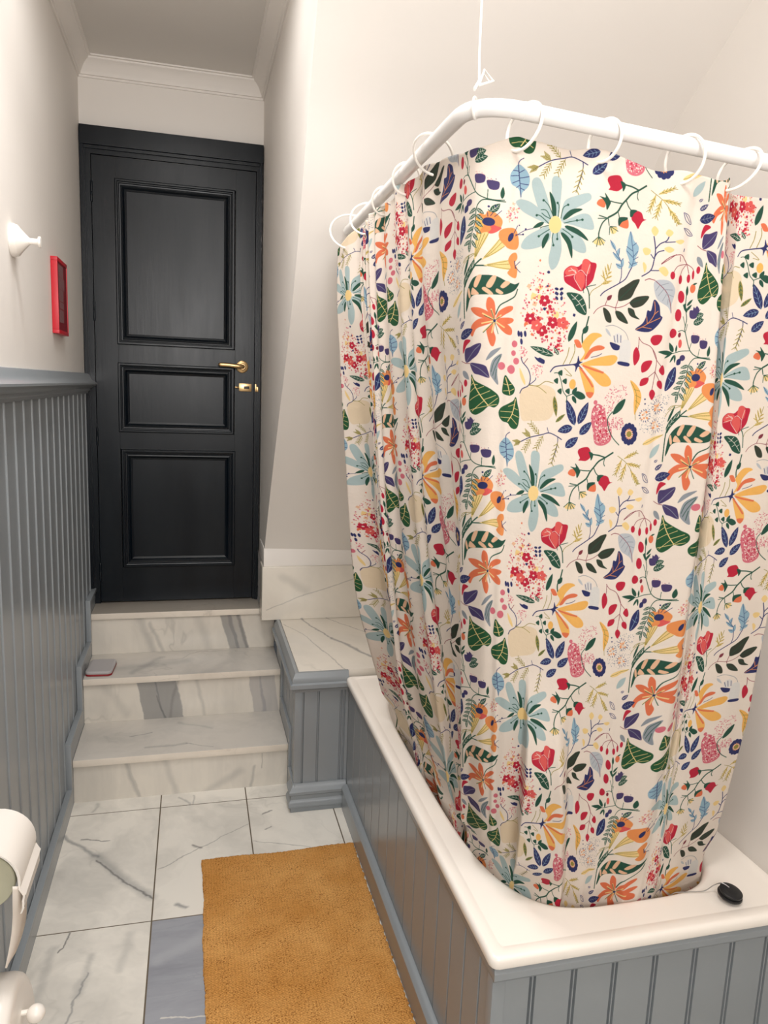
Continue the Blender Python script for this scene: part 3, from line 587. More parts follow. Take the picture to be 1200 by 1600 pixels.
ART = """
p t 0 52,-116.1 60.4,-104.9 93.2,-97.1 115.8,-104.9 118.7,-131.3 108.7,-151.7 75.2,-157.1 57,-155.4
p b 0 80.1,158.7 65,171.2 51.2,205.1 52.1,218.8 62.3,218.8 73.7,197.6 86.8,161.3
p b 0 88.9,163.5 82.7,198.5 81.5,219.8 89,224.9 97.6,219.5 98.7,200 96,162.1
p b 0 100.6,162.5 104.6,188.7 122,199.3 141.2,205.1 145.3,196.6 135.1,187.6 117.7,176.1 105.6,159
p b 0 103.5,156.8 118.8,166.2 134.4,173.6 146.5,170.7 153.4,153.1 141.9,150.1 120.2,154.3
p b 0 102.1,148.7 121.1,146.3 139.4,131.6 144.1,115.7 131.9,114.7 116.7,123.7 100.5,142.5
p b 0 88.7,143.5 99.1,144.4 105.7,116.7 101.4,91.9 91.7,84 85.4,98.8 87.9,119.3
p b 0 83.5,149 85.4,131.2 70.6,117.9 48.1,113 38.5,117.3 46.2,131.9 65.6,143.5
p b 0 80.8,152.8 61.7,159 37.8,170.7 26.4,183.3 36,188.5 54.8,182.1 79.9,160.7
f g 3.9 90.4,159.6 86.7,183.1 79,201
f g 3.9 104.2,160.9 117.9,174.1 133.6,179.9
f g 3.9 107.6,151.7 128.4,144.9 146.3,133.2
f g 3.9 102.3,141.7 116.2,127.7 123.7,103.8
f g 3.9 82.3,138.9 76.7,126.4 74.4,115.2
f g 3.2 73.6,154.7 56.2,145.7
l g 1.1 89.1,161.5 80.3,178.5 70.1,188.4
l g 1.1 84.7,159.1 76.4,172.3 67.1,173.4
l g 1.1 96,162.1 96.3,180 93.3,185.7
l g 1.1 100.6,162.5 103.4,178.7 110.9,184.4
l g 1.1 106,156 119.5,160.2 134.4,164
l g 1.1 104.6,146.9 114.6,141.7 121,137.2
l g 1.1 95.9,142.1 97.5,131.2
l g 1.1 90.1,141.6 88.9,131.5 91.6,121.6
l g 1.1 83.9,145.1 73.1,138.2 66.7,133.6
l g 1.1 81.9,152.9 68.1,163.6 61,165.9
l g 1.1 84.6,160.1 74.9,164.2 68.7,168.6
l g 1.1 83.3,151 72,148 67.7,145.7
e g 1.8/1.8/0 70.2,187.4
e g 1.8/1.8/0 110.9,184.4
e g 1.8/1.8/0 61.1,164.9
e g 1.8/1.8/0 126.3,162.2
e g 1.8/1.8/0 134.4,164
e g 1.8/1.8/0 121.1,136.6
e g 1.8/1.8/0 97.1,131.1
e g 1.8/1.8/0 91.6,121.2
e g 1.8/1.8/0 66.7,133.6
e g 1.8/1.8/0 93.4,185.3
e y 10.5/13.3/0 91.9,152.4
l g 2.1 -52.2,5.7 -53.8,54.1 -45.1,70.8 -30.9,86.8
l g 3.2 -52.8,56.2 -46,68.7 -30.8,85.8
l g 1.8 -31.8,84.7 -31.8,97.6
l g 2.1 -30.9,86.8 -20.1,97
l g 2.1 -30.8,86.2 -12.9,86.2
p y 0 -31.9,99.6 -28.5,137.3 -11.8,136.8 -28.5,98.9
p y 0 -18.4,97.7 4.5,129.3 13.4,118.2 -14,98.1
p y 0 -13.5,88.1 19,95.7 23.3,80.9 -12.9,85.6
l o 0.9 -30.8,99.7 -28,136.4
l o 0.9 -30.2,99.8 -21.7,135.9
l o 0.9 -29.3,99.8 -17.2,135.3
l o 0.9 -28.4,99.9 -12.4,135.8
l o 0.9 -17.3,98.4 4.6,128.3
l o 0.9 -15.8,98.5 8.4,123.7
l o 0.9 -14,99.1 12.4,117.1
l o 0.9 -12.6,88 19.1,94.7
l o 0.9 -12.5,87 20.7,89.4
l o 0.9 -12.5,86 23.3,81.5
p k 0 -29.4,135.3 -32,158.4 -24.2,164.9 -17.5,163.6 -13.6,169.8 -2.3,167 7.7,156.2 4.3,144.1 -6.2,136.3 -15.2,137.5
p k 0 3.5,128.3 3.5,140.1 15.4,145.1 28.1,142.2 34.5,122.9 29.9,111.6 18.4,113.6 12.2,119.1
p k 0 19,95.7 23.7,105.1 30.4,106.6 33,98.8 28.6,90.4 33.9,82.7 32.9,69.5 27.3,68 18.6,75.5 23,83.9
p a 0 -29.4,135.3 -22.2,141.8 -18.5,149.9 -23.7,159.1 -30.3,158.6
p q 0 -12.9,136.7 -9,142.9 -11.9,150.5 -0.5,147.6 6.5,144.3 -6.2,136.3
l n 0.9 -5.1,161.8 6.2,171.6
l n 0.9 -10.7,162.3 -6.8,168.5
l n 0.9 -13.9,161 -14.5,167.8
l n 0.9 27.9,132.3 42.9,141.5 57.4,145.2
l n 0.9 27.8,134.3 41.3,135.4
l n 0.9 25.3,136 30.9,148.4
e n 1.6/1.6/0 45,143.7
e n 1.4/1.4/0 41.2,135.8
e n 1.1/1.1/0 33.8,149
l n 1.1 28.2,94.4 30.5,82.4
l n 0.9 30.1,86.5 38.5,94.2
l n 0.9 30.3,84.5 40.2,77.1
e n 8.7/6.4/0 -12.6,153.5
e n 3.7/6.9/-20 21.3,130.8
f g 2.3 -54.2,74.1 -43.4,104.6
l o 0.7 -55.9,95.7 -43.4,104.6
p g 0 -48.5,16.1 -47.9,36.4 -44.8,52.8 -33.6,66.6 -18.4,71.7 2.1,69.8 18.7,62.3 30.5,58.1 39.4,61.2 31.4,49 16,41.8 -6.7,41.3 -29.2,40.7 -40,35 -44.5,22.5
p m 0 -45.5,47.7 -42.5,52.9 -38.1,39.1 -41.9,36.9
p m 0 -31.6,55.7 -26.1,70.2 -19.4,70.7 -25.8,53.1
p m 0 -13.6,55 -5.9,70.1 1,69.2 -6.6,52.4
p m 0 8,54.5 16.3,63.2 23.5,60 13.9,51.8
p m 0 -33.6,52.6 -22.7,43.2 -27,40.9 -37.2,42.2
p m 0 -14.5,52.9 -3.4,42.5 -9,41.1 -18.7,49.6
p m 0 2.6,51 13.5,44.7 9.1,41.9 0.8,45.8
l g 1.8 36.9,51.4 32.3,39.8 21.5,31.9 8.5,23.9 1.8,9
p c 0 -2.2,2.6 -12,18.5 -11.7,33.8 -7.5,36.7 -1.1,29.4 1.3,15.2 1.2,2.8
p c 0 -3.1,0.5 -21.8,5.5 -36.2,16.9 -35.5,21 -20.7,19.9 -3.8,8.7
p c 0 2.4,2.9 7.1,14.5 20.1,22.6 29.2,23.1 28.7,16.9 16.8,8.9 4.8,1
p c 0 3.7,0.5 12.6,4.5 28.7,4.5 32.6,0.5 25,-5.1 13.4,-4.7
p c 0 -0.7,-0.8 -19.3,3.2 -35.3,-8 -38.2,-20.5 -32.8,-25.4 -25.8,-13.6 -9.4,-6.5
p c 0 -1.6,-4 -11.1,-12.8 -10,-25.2 -5.3,-39.6 0.6,-41.4 4,-28.6 -0.5,-16.4 1.8,-3.8
p c 0 2.8,-1.6 9.4,-11.6 21.9,-21.4 30,-22 29.8,-12.6 17.8,-2.8
l y 2.1 0.4,-0.7 -5.8,18.4
l y 2.1 0.4,-0.7 -17.7,11.5
l y 2.1 0.4,-0.7 12.1,9.3
l y 2.1 0.4,-0.7 -18.6,-5
l y 2.1 0.4,-0.7 -3.6,-20.7
l y 2.1 0.4,-0.7 18.6,-11.1
l y 2.1 0.4,-0.7 -16.2,-19.3
l g 0.9 0.4,-0.7 -5.7,16.4
l g 0.9 0.4,-0.7 -15.1,7.6
l g 0.9 0.4,-0.7 9,6
l g 0.9 0.4,-0.7 -16.2,-20.3
l g 0.9 0.4,-0.7 8.1,-22.1
e n 2.3/2.3/0 0.4,-0.7
s Pm 110/1.4 22.9,184.9 31.8,174 30.9,160.2 19.2,153.3 12.5,164.4
s mmyy 14/5.5 71,91.6 88.8,78.7 111.1,47.2 114.3,18 97.2,0.1 58,14.6 46.9,55.2
s PPPmrrc 420/1.8 72.5,99.8 82.9,68 121.5,39.5 131,-2.1 123.8,-45.4 101.8,-42.2 56,-12.8 41.7,13.6 46.3,38.7 62,66.5
s rrPc 90/3 83.8,37 127.4,8.3 124.6,-30.3 101.8,-42.2 59,-18.9 44.5,9.6 66.4,23.4
s nNn 26/3 49,104.1 114,64 138.2,19.5 128.6,-2.3 115.8,47.5 90.7,16.6 48.7,-34.2 43.1,-24 75.8,24
e r 3.9/3.9/0 91.1,34.9
e r 3.9/3.9/0 85.7,30.7
e r 3.9/3.9/0 79.5,34
e r 3.9/3.9/0 81,40.1
e r 3.9/3.9/0 88.1,40.7
e w 1.6/1.6/0 85.1,36.1
e r 3.9/3.9/0 68.2,5.2
e r 3.9/3.9/0 62.9,1.1
e r 3.9/3.9/0 56.7,4.4
e r 3.9/3.9/0 58.2,10.6
e r 3.9/3.9/0 65.3,11.1
e w 1.6/1.6/0 62.3,6.5
e r 3.9/3.9/0 107.8,1.3
e r 3.9/3.9/0 102.4,-2.9
e r 3.9/3.9/0 96.1,0.4
e r 3.9/3.9/0 97.6,6.7
e r 3.9/3.9/0 104.8,7.2
e w 1.6/1.6/0 101.7,2.5
e r 3.9/3.9/0 90.2,-12.4
e r 3.9/3.9/0 84.8,-16.6
e r 3.9/3.9/0 78.5,-13.2
e r 3.9/3.9/0 80,-7
e r 3.9/3.9/0 87.2,-6.5
e w 1.6/1.6/0 84.2,-11.2
e q 4.1/4.1/0 80,-3
e q 4.1/4.1/0 76.3,-8.4
e q 4.1/4.1/0 69.3,-6.8
e q 4.1/4.1/0 68.6,-0.4
e q 4.1/4.1/0 75.2,2
e q 4.1/4.1/0 124.6,3.9
e q 4.1/4.1/0 120.9,-1.6
e q 4.1/4.1/0 113.7,-0
e q 4.1/4.1/0 113,6.4
e q 4.1/4.1/0 119.7,8.8
e n 2.1/3.4/0 112.5,48.9
e n 2.1/3.4/40 104.5,48.4
e n 2.1/3.4/80 103.8,55.4
e n 2.1/3.4/120 111.8,55.9
e n 2.1/3.4/0 113.3,41.6
e n 2.1/3.4/40 105.3,41.2
e n 2.1/3.4/80 104.6,48.2
e n 2.1/3.4/120 112.6,48.7
p r 0 113.4,77.2 114.4,85.5 123,92.7 132.7,91.8 139.9,87.4 141,102.3 147.3,105.3 154.4,101.7 163.3,99.9 162.2,85.7 159.8,73.9 151.4,63.3 142.7,55.2 126.6,61.5 116.4,67.5
p r 0 127.3,88.9 135.4,92.8 141.6,97.4 150.5,86.5 147.9,76.4 134.8,73.8
p q 0 114.9,80.6 117.9,88.2 126.9,92.7 134.9,88.7 132.9,81.9 123,76.2
p q 0 139.9,87.4 141,102.3 147.3,105.3 153.9,98.4 152.8,83.4 142.9,86
p q 0 131.9,81.8 137.2,85.5 145.2,82.8 147.7,69.7 143.5,56.9 134.4,68.8
l w 0.6 132.9,81.9 129.5,86.6 120.2,84.3
l w 0.6 132,81 115.5,75.7
l w 0.6 143.5,56.9 131,73.5 131.2,80.1
l w 0.6 150.4,63.2 149.4,79.8 152.9,98.3
l w 0.6 135.3,85.4 140.8,87.5 149.4,79.8
l w 0.6 123.4,89.5 132.9,81.9
l g 1.6 151.5,62.5 156.6,51.9 159.6,30.2
l g 1.1 151.4,63.3 166.2,68.5
l g 0.9 145.8,61.2 147.8,53
l g 1.1 150.4,63.2 153.9,58.4
p g 0 120.7,50.3 135.4,51.8 145.5,47.8 154,33.2 154.7,19.7 140.6,23.9 131.4,36.8
l w 0.7 128.1,49.1 140.8,39.1 153.9,23
l w 0.7 134.4,43.7 139.5,49.9
l w 0.7 140.8,39.1 146.9,44.5
l w 0.7 146.4,31.9 151.7,36.4
l w 0.7 136.4,43 130.8,41.8
l w 0.7 143.1,35.9 137.7,32.2
l o 0.9 157.8,50.3 161.6,59 175.8,70 183.9,82.3 188.8,105.2
f y 1.6 175.8,70 182.6,77.2 172,84.8 |o0.4
f y 1.6 179.2,73.6 194.2,78.9 |o0.4
f y 1.6 180.7,77.1 174.8,93.3 |o0.4
f y 1.6 182.2,80.5 193.2,86.4 |o0.4
f y 1.6 183.7,84 177.8,100.2 |o0.4
f y 1.6 184.3,87.4 191.4,92.9 |o0.4
f y 1.6 185.6,92.5 182.2,103.9 |o0.4
f y 1.6 175.6,70.9 190.7,75.3 |o0.4
l g 2.1 160.2,18.3 157.4,1.1 152.8,-12 154.5,-25.9
f g 4.1 153.8,-9.8 160.8,3.4
f g 4.6 131.2,-25 141.9,8.7 |g0.6
l g 2.6 235.2,231 220.1,220.6 209.4,214 201.1,203.5 194.6,194.9 188.4,183 174.4,172.8
l g 1.8 174.4,172.8 166,163.2 162,149.8 162,141.7
l g 2.2 220,221.4 208,224.3 194.4,225.3
l g 1.5 175,197.8 182.8,197 194.3,197.2
l g 1.5 201.2,202.7 206.2,194.3 212.8,188.5
l g 1.3 220.2,219.9 219.4,211.7 222,206.3
l g 1.3 190.3,183.2 193.3,175.3
l g 1.5 174.5,172 177.8,161
l g 1.5 172.6,171.8 159,173.8
l g 1.1 170.8,170.9 157.7,168.9
p r 0 167.4,227.3 170.4,234 185.2,237.1 192.1,228.2 192.2,220.3 184.4,213.9 174.9,213.8 170.1,214.1 172.4,218.3
p g 0 188.1,229.4 196.1,227.1 196.9,220.8 193.9,214.9 192.2,220.3
p r 0 213.5,183.7 220.4,190 230.4,188.5 235.5,180 240.4,179.6 234.1,175.8 230.2,168.9 227,163.7 221.1,170.5 214.6,175.6
p g 0 211,180.2 210.7,189.9 222.3,190.7 217.1,185.6 214.9,180.5
p c 0 153.9,191.8 157.9,197.8 165.4,198.5 168.1,192.4 166,186.5 157.2,188.1
p g 0 157.3,202.5 166.9,201.8 165,208.8 175,197.8 175.6,193.1 171.1,183.8 168.1,192.4 162.5,199
p c 0 194.9,163.3 197.7,170.9 207.8,175 209.6,162.1
p g 0 192.3,175.2 205.5,178.1 206.9,174.9 198.8,170.1 193.9,163.2
p y 0 159.4,139.8 164.1,140.2 173.5,134.5 164.6,128.8 154.7,131.3
p y 0 179.9,159.5 191.4,160.5 190.5,152.3 183.1,150
l g 1.1 162,141.7 152.7,131.9
l g 1.1 162,141.7 160.1,126
l g 1.1 162.1,140.9 166.5,129
l g 1.1 162.6,141.7 174.1,137
l g 1.1 163.1,141 172.1,130.3
l g 1.1 178.9,160.2 179.6,147.3
l g 1.1 179.8,160.3 185.9,150.3
l g 1.1 179.8,160.3 194,155
l g 1.1 179.8,160.3 190.3,161.2
l o 0.8 244,225.4 263.3,214.6 276.4,201.1 289.9,185.7
f y 2.7 257.8,221.3 282.5,234.7
l o 0.6 257.8,221.3 282.5,234.7
l o 0.5 262.8,224 270.3,224.3
l o 0.5 262.8,224 266,229.6
l o 0.5 267.7,226.7 275.3,227
l o 0.5 267.7,226.7 271,232.3
l o 0.5 272.6,229.4 280.2,229.6
l o 0.5 272.6,229.4 275.9,235
l o 0.5 277.6,232 285.2,232.3
l o 0.5 277.6,232 280.9,237.7
f y 2.7 263.4,213.7 291.9,210
l o 0.6 263.4,213.7 291.9,210
l o 0.5 269.1,212.9 274.7,209
l o 0.5 269.1,212.9 275.9,215.2
l o 0.5 274.7,212.2 280.4,208.3
l o 0.5 274.7,212.2 281.6,214.5
l o 0.5 280.4,211.5 286.2,207.6
l o 0.5 280.4,211.5 287.3,213.7
l o 0.5 286.2,210.7 291.9,206.8
l o 0.5 286.2,210.7 293,213
f y 2.7 263.4,213.7 255.7,182.6
l o 0.6 263.4,213.7 255.7,182.6
l o 0.5 261.8,207.5 255.2,201.5
l o 0.5 261.8,207.5 265.1,199.8
l o 0.5 260.3,201.3 253.6,195.3
l o 0.5 260.3,201.3 263.6,193.6
l o 0.5 258.8,195.1 252.1,189.1
l o 0.5 258.8,195.1 262,187.4
l o 0.5 257.2,188.9 250.5,182.9
l o 0.5 257.2,188.9 260.5,181.1
f y 2.7 253.6,220 243.4,190.7
l o 0.6 253.6,220 243.4,190.7
l o 0.5 251.6,214.2 244.6,208.8
l o 0.5 251.6,214.2 254,206.6
l o 0.5 249.5,208.3 242.6,203
l o 0.5 249.5,208.3 252,200.7
l o 0.5 247.5,202.5 240.6,197.1
l o 0.5 247.5,202.5 249.9,194.9
l o 0.5 245.5,196.6 238.5,191.3
l o 0.5 245.5,196.6 247.9,189
f y 2.7 273.9,202.8 293.3,178.6
l o 0.6 273.9,202.8 293.3,178.6
l o 0.5 277.8,198 278.2,190.6
l o 0.5 277.8,198 285.8,194.7
l o 0.5 281.6,193.1 282,185.8
l o 0.5 281.6,193.1 289.7,189.9
l o 0.5 285.5,188.3 285.9,180.9
l o 0.5 285.5,188.3 293.6,185.1
l o 0.5 289.4,183.5 289.8,176.1
l o 0.5 289.4,183.5 297.5,180.2
f y 2.7 280.2,197.8 292.2,178.5
l o 0.6 280.2,197.8 292.2,178.5
l o 0.5 282.6,194 282.2,188.5
l o 0.5 282.6,194 288.3,191
l o 0.5 285,190.1 284.5,184.6
l o 0.5 285,190.1 290.7,187.1
l o 0.5 287.4,186.3 286.9,180.7
l o 0.5 287.4,186.3 293.1,183.3
l o 0.5 289.8,182.4 289.3,176.9
l o 0.5 289.8,182.4 295.5,179.4
p f 0 214.9,158.5 219.8,151.5 222.6,145.2 231.5,137.7 232.6,129.4 228.6,115.8 233.4,109.5 224.3,103.8 218.7,101.7 219.3,111.7 211.3,127.7 212.3,134.4 212.5,147.6
f f 2.9 206.2,99 196.4,106.6
f f 2.9 204.7,110.6 188.5,122.6
f f 2.9 196.9,118.3 199.2,130
f f 2.9 193.9,126.3 182.4,140.1
f f 2.9 206.8,102.4 196.6,105
f f 2.9 207,100.8 207.9,115.8
l N 0.7 224.3,103.8 225,120.5 215,157.7
l N 0.7 225,120.5 231.7,129.4
l N 0.7 225.7,115.6 233.8,121.2
l N 0.7 222.9,128.7 211.3,134.3
l N 0.7 224.8,118.8 212.2,127.8
l N 0.7 224.6,108.8 233.9,112.9
l N 0.7 225.1,105.5 217.3,111.6
l N 0.7 221.8,136.9 227.9,142.3
l N 0.7 207.2,99.1 204.7,110.6 182.4,140.1
l N 0.7 204.7,110.6 207.9,115.8
l N 0.7 204.7,110.6 189.5,122.6
l N 0.7 205.8,102.3 196.6,105
l N 0.7 199.8,118.5 200.2,130.1
l n 1.5 176,52.4 182.8,60.4 206.3,76.4 216,84.7 221.3,96.8 224.3,103.8
l n 1.1 206.3,76.4 208.3,87.5 207,100.8
l n 1.6 243.8,91.8 258.2,103 261.6,121.8 261.4,136.8 256.6,156.3
l n 1.5 261.4,136.8 268.1,145.7 277.3,151.5 280.2,158.4
l n 1.3 275.6,148.8 291.3,151.8
l n 1.5 261.3,123.4 266.1,132.2 275.5,136.3
l n 1.3 260.6,121.7 254.7,127.9
l n 1.3 258.3,102.7 274.1,104.5
p y 0 251.5,164.2 256.3,172 263.3,165.2 258.6,156.5
p y 0 274.6,162.9 278.5,169.8 286.2,165.5 281.2,158.5
p y 0 240,133.4 245.4,137.1 253.7,134.5 252.7,127.7 245.1,125.5
p y 0 275.1,138.8 282.5,143.2 291.1,139.2 283.9,133.6
p y 0 270.9,105.6 279.1,111.3 287.4,103.5 283.3,96.4
p y 0 243,111.9 245.7,113.8 250.6,107.5 247.9,98
p y 0 291.1,152.6 300.6,156.8 306,154.7 299.7,149.2
l d 0.9 273.7,114.3 285.4,123.6 296.1,132.9
l d 0.9 167.4,23 173.7,31.9 187.5,39.2 204.9,37.7 219.2,42.3 230.5,50.5
l d 0.9 204.9,37.7 208.1,51.1
l d 0.9 204.9,37.7 207.2,29.8
l d 0.9 186.2,39.1 188.8,47.7
f d 3.2 188.8,47.7 196.3,56.7
p h 0 208.2,50.1 207.4,65.9 215.1,72.8 224.1,79.8 230.9,84.5 241.4,86.1 235.4,70 229.7,56.9 218,50.8
p h 0 228.7,49.3 239.4,58.6 261.5,62.2 253.5,47.7 239.3,41.5 232.8,43.2
p h 0 183.1,34.6 193.4,31 199.5,21.8 200.1,13.3 190.4,15.9
p h 0 206,32.9 218.2,30.5 230.3,15.1 214.9,18.4 207.7,25.5
p h 0 226.9,40 237.2,38.1 242.1,29.8 250.5,23.9 236.3,26.2 229.4,31.2
l g 0.7 209.3,51.2 221.1,64.8 239.6,84.7
l g 0.7 229.6,48.3 259.2,61
l g 0.7 206.9,31.9 228.9,16.1
l g 0.7 228.2,39.7 247.8,24.8
l d 1.1 250.6,86.4 257.6,89.6 267.9,88.3
p x 0 268,87.6 290.3,90.5 303.5,79.1 304.1,66.2 302.3,53.1 304.5,38.1 296.5,48.4 277.3,57.9 268.9,72.4
l d 0.9 268.5,87.7 287.7,73.7 297.5,59.3 304.2,40.2
l e 0.7 277.7,81.5 290.9,86.7
l e 0.7 283.6,75.5 300,76.7
l e 0.7 289.6,69.5 303.6,66.2
l e 0.7 276.4,81.4 271.4,72.5
l e 0.7 283.6,75.5 276.4,64.3
l e 0.7 289.8,68.5 285,57.4
l e 0.7 294.5,62.3 294.6,52.6
p n 0 271,57.9 281.1,49.6 285.3,34.7 289.7,30.6 283.2,17.1 269.6,5.4 245.3,6.6 256.4,17.7 261.2,28.8 262.2,39.7 268.4,40.1
l k 1.1 246.5,6.9 265.2,18.2 275.3,36.2 272.1,55.4
l k 1.1 265.2,18.2 262.3,30
l k 1.1 265.2,18.2 286.4,30.4
l k 1.1 255.9,12.3 273.8,11.1
l k 1.1 274.4,34 281,40.9
l d 1.1 274,115.2 287.3,127.8 304.2,133.4 314.1,126.8 318.9,120.8
l n 1.4 308.9,144.3 308.4,139
l d 1.1 303.2,131.2 304.5,122.8
l d 0.9 317.6,120.7 301.9,115.2 295.9,104.2
l d 0.9 318.4,120.8 311.6,109.6 310.4,101
l d 0.9 318.9,120.8 324.9,106.3
l d 0.9 319.4,120.8 330,115.3 332.8,110.2
e r 4.1/6.2/8 295.3,99.4
e r 3.7/7.3/8 311.5,95.3
e r 3/6.9/8 325.9,98.5
e r 2.3/7.3/8 333.3,105.5
e r 3.9/6/8 341.8,114
e c 5.5/7.3/8 338,83.7
f g 1.4 337,90.1 345.1,93.3
l g 1.4 327,85.1 330.3,55 337.6,33.6 337.4,18.2 341.3,9.5 355.9,-16.4 373.5,-26.7 400.5,-27.6
l g 1.1 341,11.7 332.7,14.6 325.3,11.9
l g 0.9 329.2,37.4 338.3,20.4
l g 0.9 341.4,26.1 340.6,13.9
e r 5.7/10.1/15 319.2,68.3
e r 5.7/10.1/10 319.9,38.4
e r 6.9/7.8/0 316,8.1
e d 2.8/4.1/0 329,6.6
e q 3.7/7.3/10 333.5,-7.5
f g 2.3 329.1,71.2 326.6,87.2
f g 2.3 330.8,57.2 326.5,54.7
f g 2.3 332.9,55.1 342.8,66.7
f g 2.3 333,46.4 342.9,58
f g 2.3 335.9,44.4 324.9,56.8
f g 6 352.9,27.9 374,35.8 |w0.6
p u 0 340.7,46.9 345.6,49 357.6,47.6 357.3,38.1 350.4,35.3 343.5,37.2
s PPu 9/0.9 341.1,52.4 356.8,52.3 356.2,47.9 342,47
p u 0 353.6,6.9 358.5,9 370.7,7.4 370.4,-2.2 363.4,-5 356.4,-2.9
s PPu 9/0.9 354,12.5 369.9,12.3 369.3,7.8 354.9,7
p u 0 373.3,-0.9 378.3,1.2 390.6,-0.4 390.3,-10.1 383.3,-12.9 376.3,-10.8
s PPu 9/0.9 373.8,4.7 389.8,4.5 389.2,-0 374.7,-0.8
l g 0.9 356.6,-4 354.6,-16.4
l g 0.9 375.3,-13.1 374.8,-26.6
f g 3.4 396.1,-25.6 397.1,-7.4 |g0.6
l g 1.1 356.1,-17.5 338,-19.6 323,-24.8
e u 5.7/5/0 343.6,-30.5
f g 3.7 323,-24.8 291.9,-25.3 |g0.6
f g 3.7 322.7,-22.6 312.6,-7.6 |g0.6
f g 1.8 327.9,-22.3 327.3,-10.1 |g0.6
f g 1.8 320.6,-26 306.2,-34.6 |g0.6
f g 1.8 326,-26.9 320.2,-40.6 |g0.6
f g 1.8 327.3,-26.8 329.3,-40.2 |g0.6
p G 0 -34.6,-87.3 -28,-97.6 -14.7,-105.6 -0.1,-113.6 11.1,-120.8 14.6,-128.7 12.5,-137 4.8,-142.5 -4.3,-140.6 -8.1,-142.4 -14.5,-149.1 -24.5,-154.9 -33.5,-151.9 -39.3,-143 -39.9,-130.1 -37.9,-117.2 -35.7,-102.2
l y 1.6 -34.2,-91.5 -25.8,-110.3 -15.7,-127.1 -5.9,-140.2
l y 1 -30.7,-102 -35.4,-106
l y 1 -27.1,-109.3 -37.2,-117.2
l y 1 -19.9,-120.8 -38.4,-131.1
l y 1 -12.5,-131.3 -31.9,-149.2
l y 1 -6.7,-139.8 -36.7,-147.2
l y 1 -28.6,-104 -22.8,-104.9
l y 1 -24.5,-112.4 -13.3,-107.7
l y 1 -19.1,-121.9 -3.5,-114.8
l y 1 -12.7,-129.6 7.7,-122
l y 1 -6.1,-138.7 11.6,-126.2
l y 1 -4.8,-139.7 10.2,-137.1
p G 0 23.3,-88 31.1,-96.3 41.6,-106.7 40.1,-116.5 31.1,-120.7 20.1,-117.2 20.1,-104.3
l y 1.6 24.1,-91.2 28.3,-103.9 32.8,-118.9
l y 1 28.3,-103.9 21.1,-102.1
l y 1 30.8,-112.5 21,-113.9
l y 1 28.3,-103.9 36.3,-101.5
l y 1 31.6,-113.5 40.6,-108.9
p G 0 44.9,-121.8 48.9,-133.6 52.8,-146.7 52.8,-162.1 50.1,-171.5 44.4,-174.7 37,-172.5 30.5,-166 22,-164.1 15.5,-157.6 14,-148.3 18.8,-141.2 29.9,-134.3 40.1,-128.5
l y 1.6 44.5,-125 39.6,-149.3 30.3,-163.8
l y 1 44.1,-133.8 30.3,-138.6
l y 1 42.4,-140.4 49.7,-142.4
l y 1 40.6,-147 17,-147.8
l y 1 39.7,-150.4 52.1,-154.4
l y 1 35.6,-157.1 17.9,-157.6
l y 1 36.7,-155.9 49.6,-166.6
p r 0 -54.4,-51.5 -55.3,-40.1 -50.5,-29.5 -37.9,-31.9 -47.5,-39.7
p u 0 -50.4,-46.1 -38.2,-42.3 -19.3,-37.2 -22.5,-53 -32.1,-61.9 -47.6,-66.8
p u 0 -38.3,-69.5 -24.6,-69.9 -12.8,-73.6 -8.8,-79.8 -5.8,-93.5 -20.7,-88.8 -30.2,-85
l e 0.9 -47.6,-66.8 -37.1,-55.8 -20.3,-39.3
l e 0.7 -38.3,-69.5 -21.6,-78.2 -6.5,-92.5
l d 0.9 -5.8,-93.5 -5.4,-92.4
l d 0.7 -59.2,-63.2 -48.6,-67.9 -38.3,-69.5
p e 0 -11.2,-65.1 -5.4,-52.2 3.3,-46.5 14.6,-43.8 1.9,-56
p e 0 -5,-83.9 -1.8,-66.8 6.6,-57.9 16.8,-54.2 10.3,-72.6 9.3,-87.5 11.3,-104.6 -1.9,-92.3
l g 0.7 -2.7,-83.8 2.8,-66.6 14.5,-55.4
l g 0.7 0.2,-90.1 5.8,-74.9 14.7,-57.5
l g 0.7 5.4,-96.3 7.4,-79.1
e v 5.5/5.5/0 37.2,-36.3
e v 4.6/4.6/0 36.3,-51.2
e v 5.5/5.5/0 42.2,-63.7
e v 6.4/6.4/0 16.4,-73.4
e v 7.3/7.3/0 33.4,-77.9
f n 3.9 324.6,206.1 338.1,216.7 |w0.6
f n 7.8 327,190.8 357.3,200.9 |e0.9
f w 4.6 298,198.5 314.2,183.4
l n 0.9 298,198.5 303.6,186.6 314.2,183.4 307.3,195.2 298,198.5
l n 0.7 300.8,196.7 311.4,185.2
l n 0.9 301.6,175 309.3,166.3 319.4,166.1 311.9,173.8 301.6,175
l n 0.7 304.3,173.8 316.8,167
f n 2.1 321.2,219.2 326.8,223.8 |w0.6
f e 4.6 334.6,134.8 350,119 |e0.6
s vv 60/1.1 49.2,-38.9 61.3,-42.5 60,-53.2 52.2,-57.9 45.8,-47.5
s vv 70/1.1 75.5,-65.3 90,-66.8 92.3,-77.5 84.9,-86.5 73.7,-82.7 69.5,-72.1
l n 1.4 51.9,-115 55.9,-107.2 67.1,-100.3 69.4,-87.2 64.5,-74.4 54,-64.2 50.9,-56.8
l n 1.1 67.1,-100.3 78.1,-91.1 78.9,-86.8
l o 1.1 67,-99.2 83.8,-99.6 97.4,-91.4 112.1,-93
l o 0.9 67.1,-100.3 83.9,-100.7 100.6,-109.9
p y 0 49.1,-74 54.5,-81.3 60.5,-94 60,-100.5 51.6,-87.9
l d 0.9 56.6,-66.2 62.8,-57.3
p n 0 74.3,-53.6 80.4,-55.4 83.9,-54.2 88.9,-56.1 92.7,-58.1 92,-63.5 84.7,-62.3 78.4,-58.7
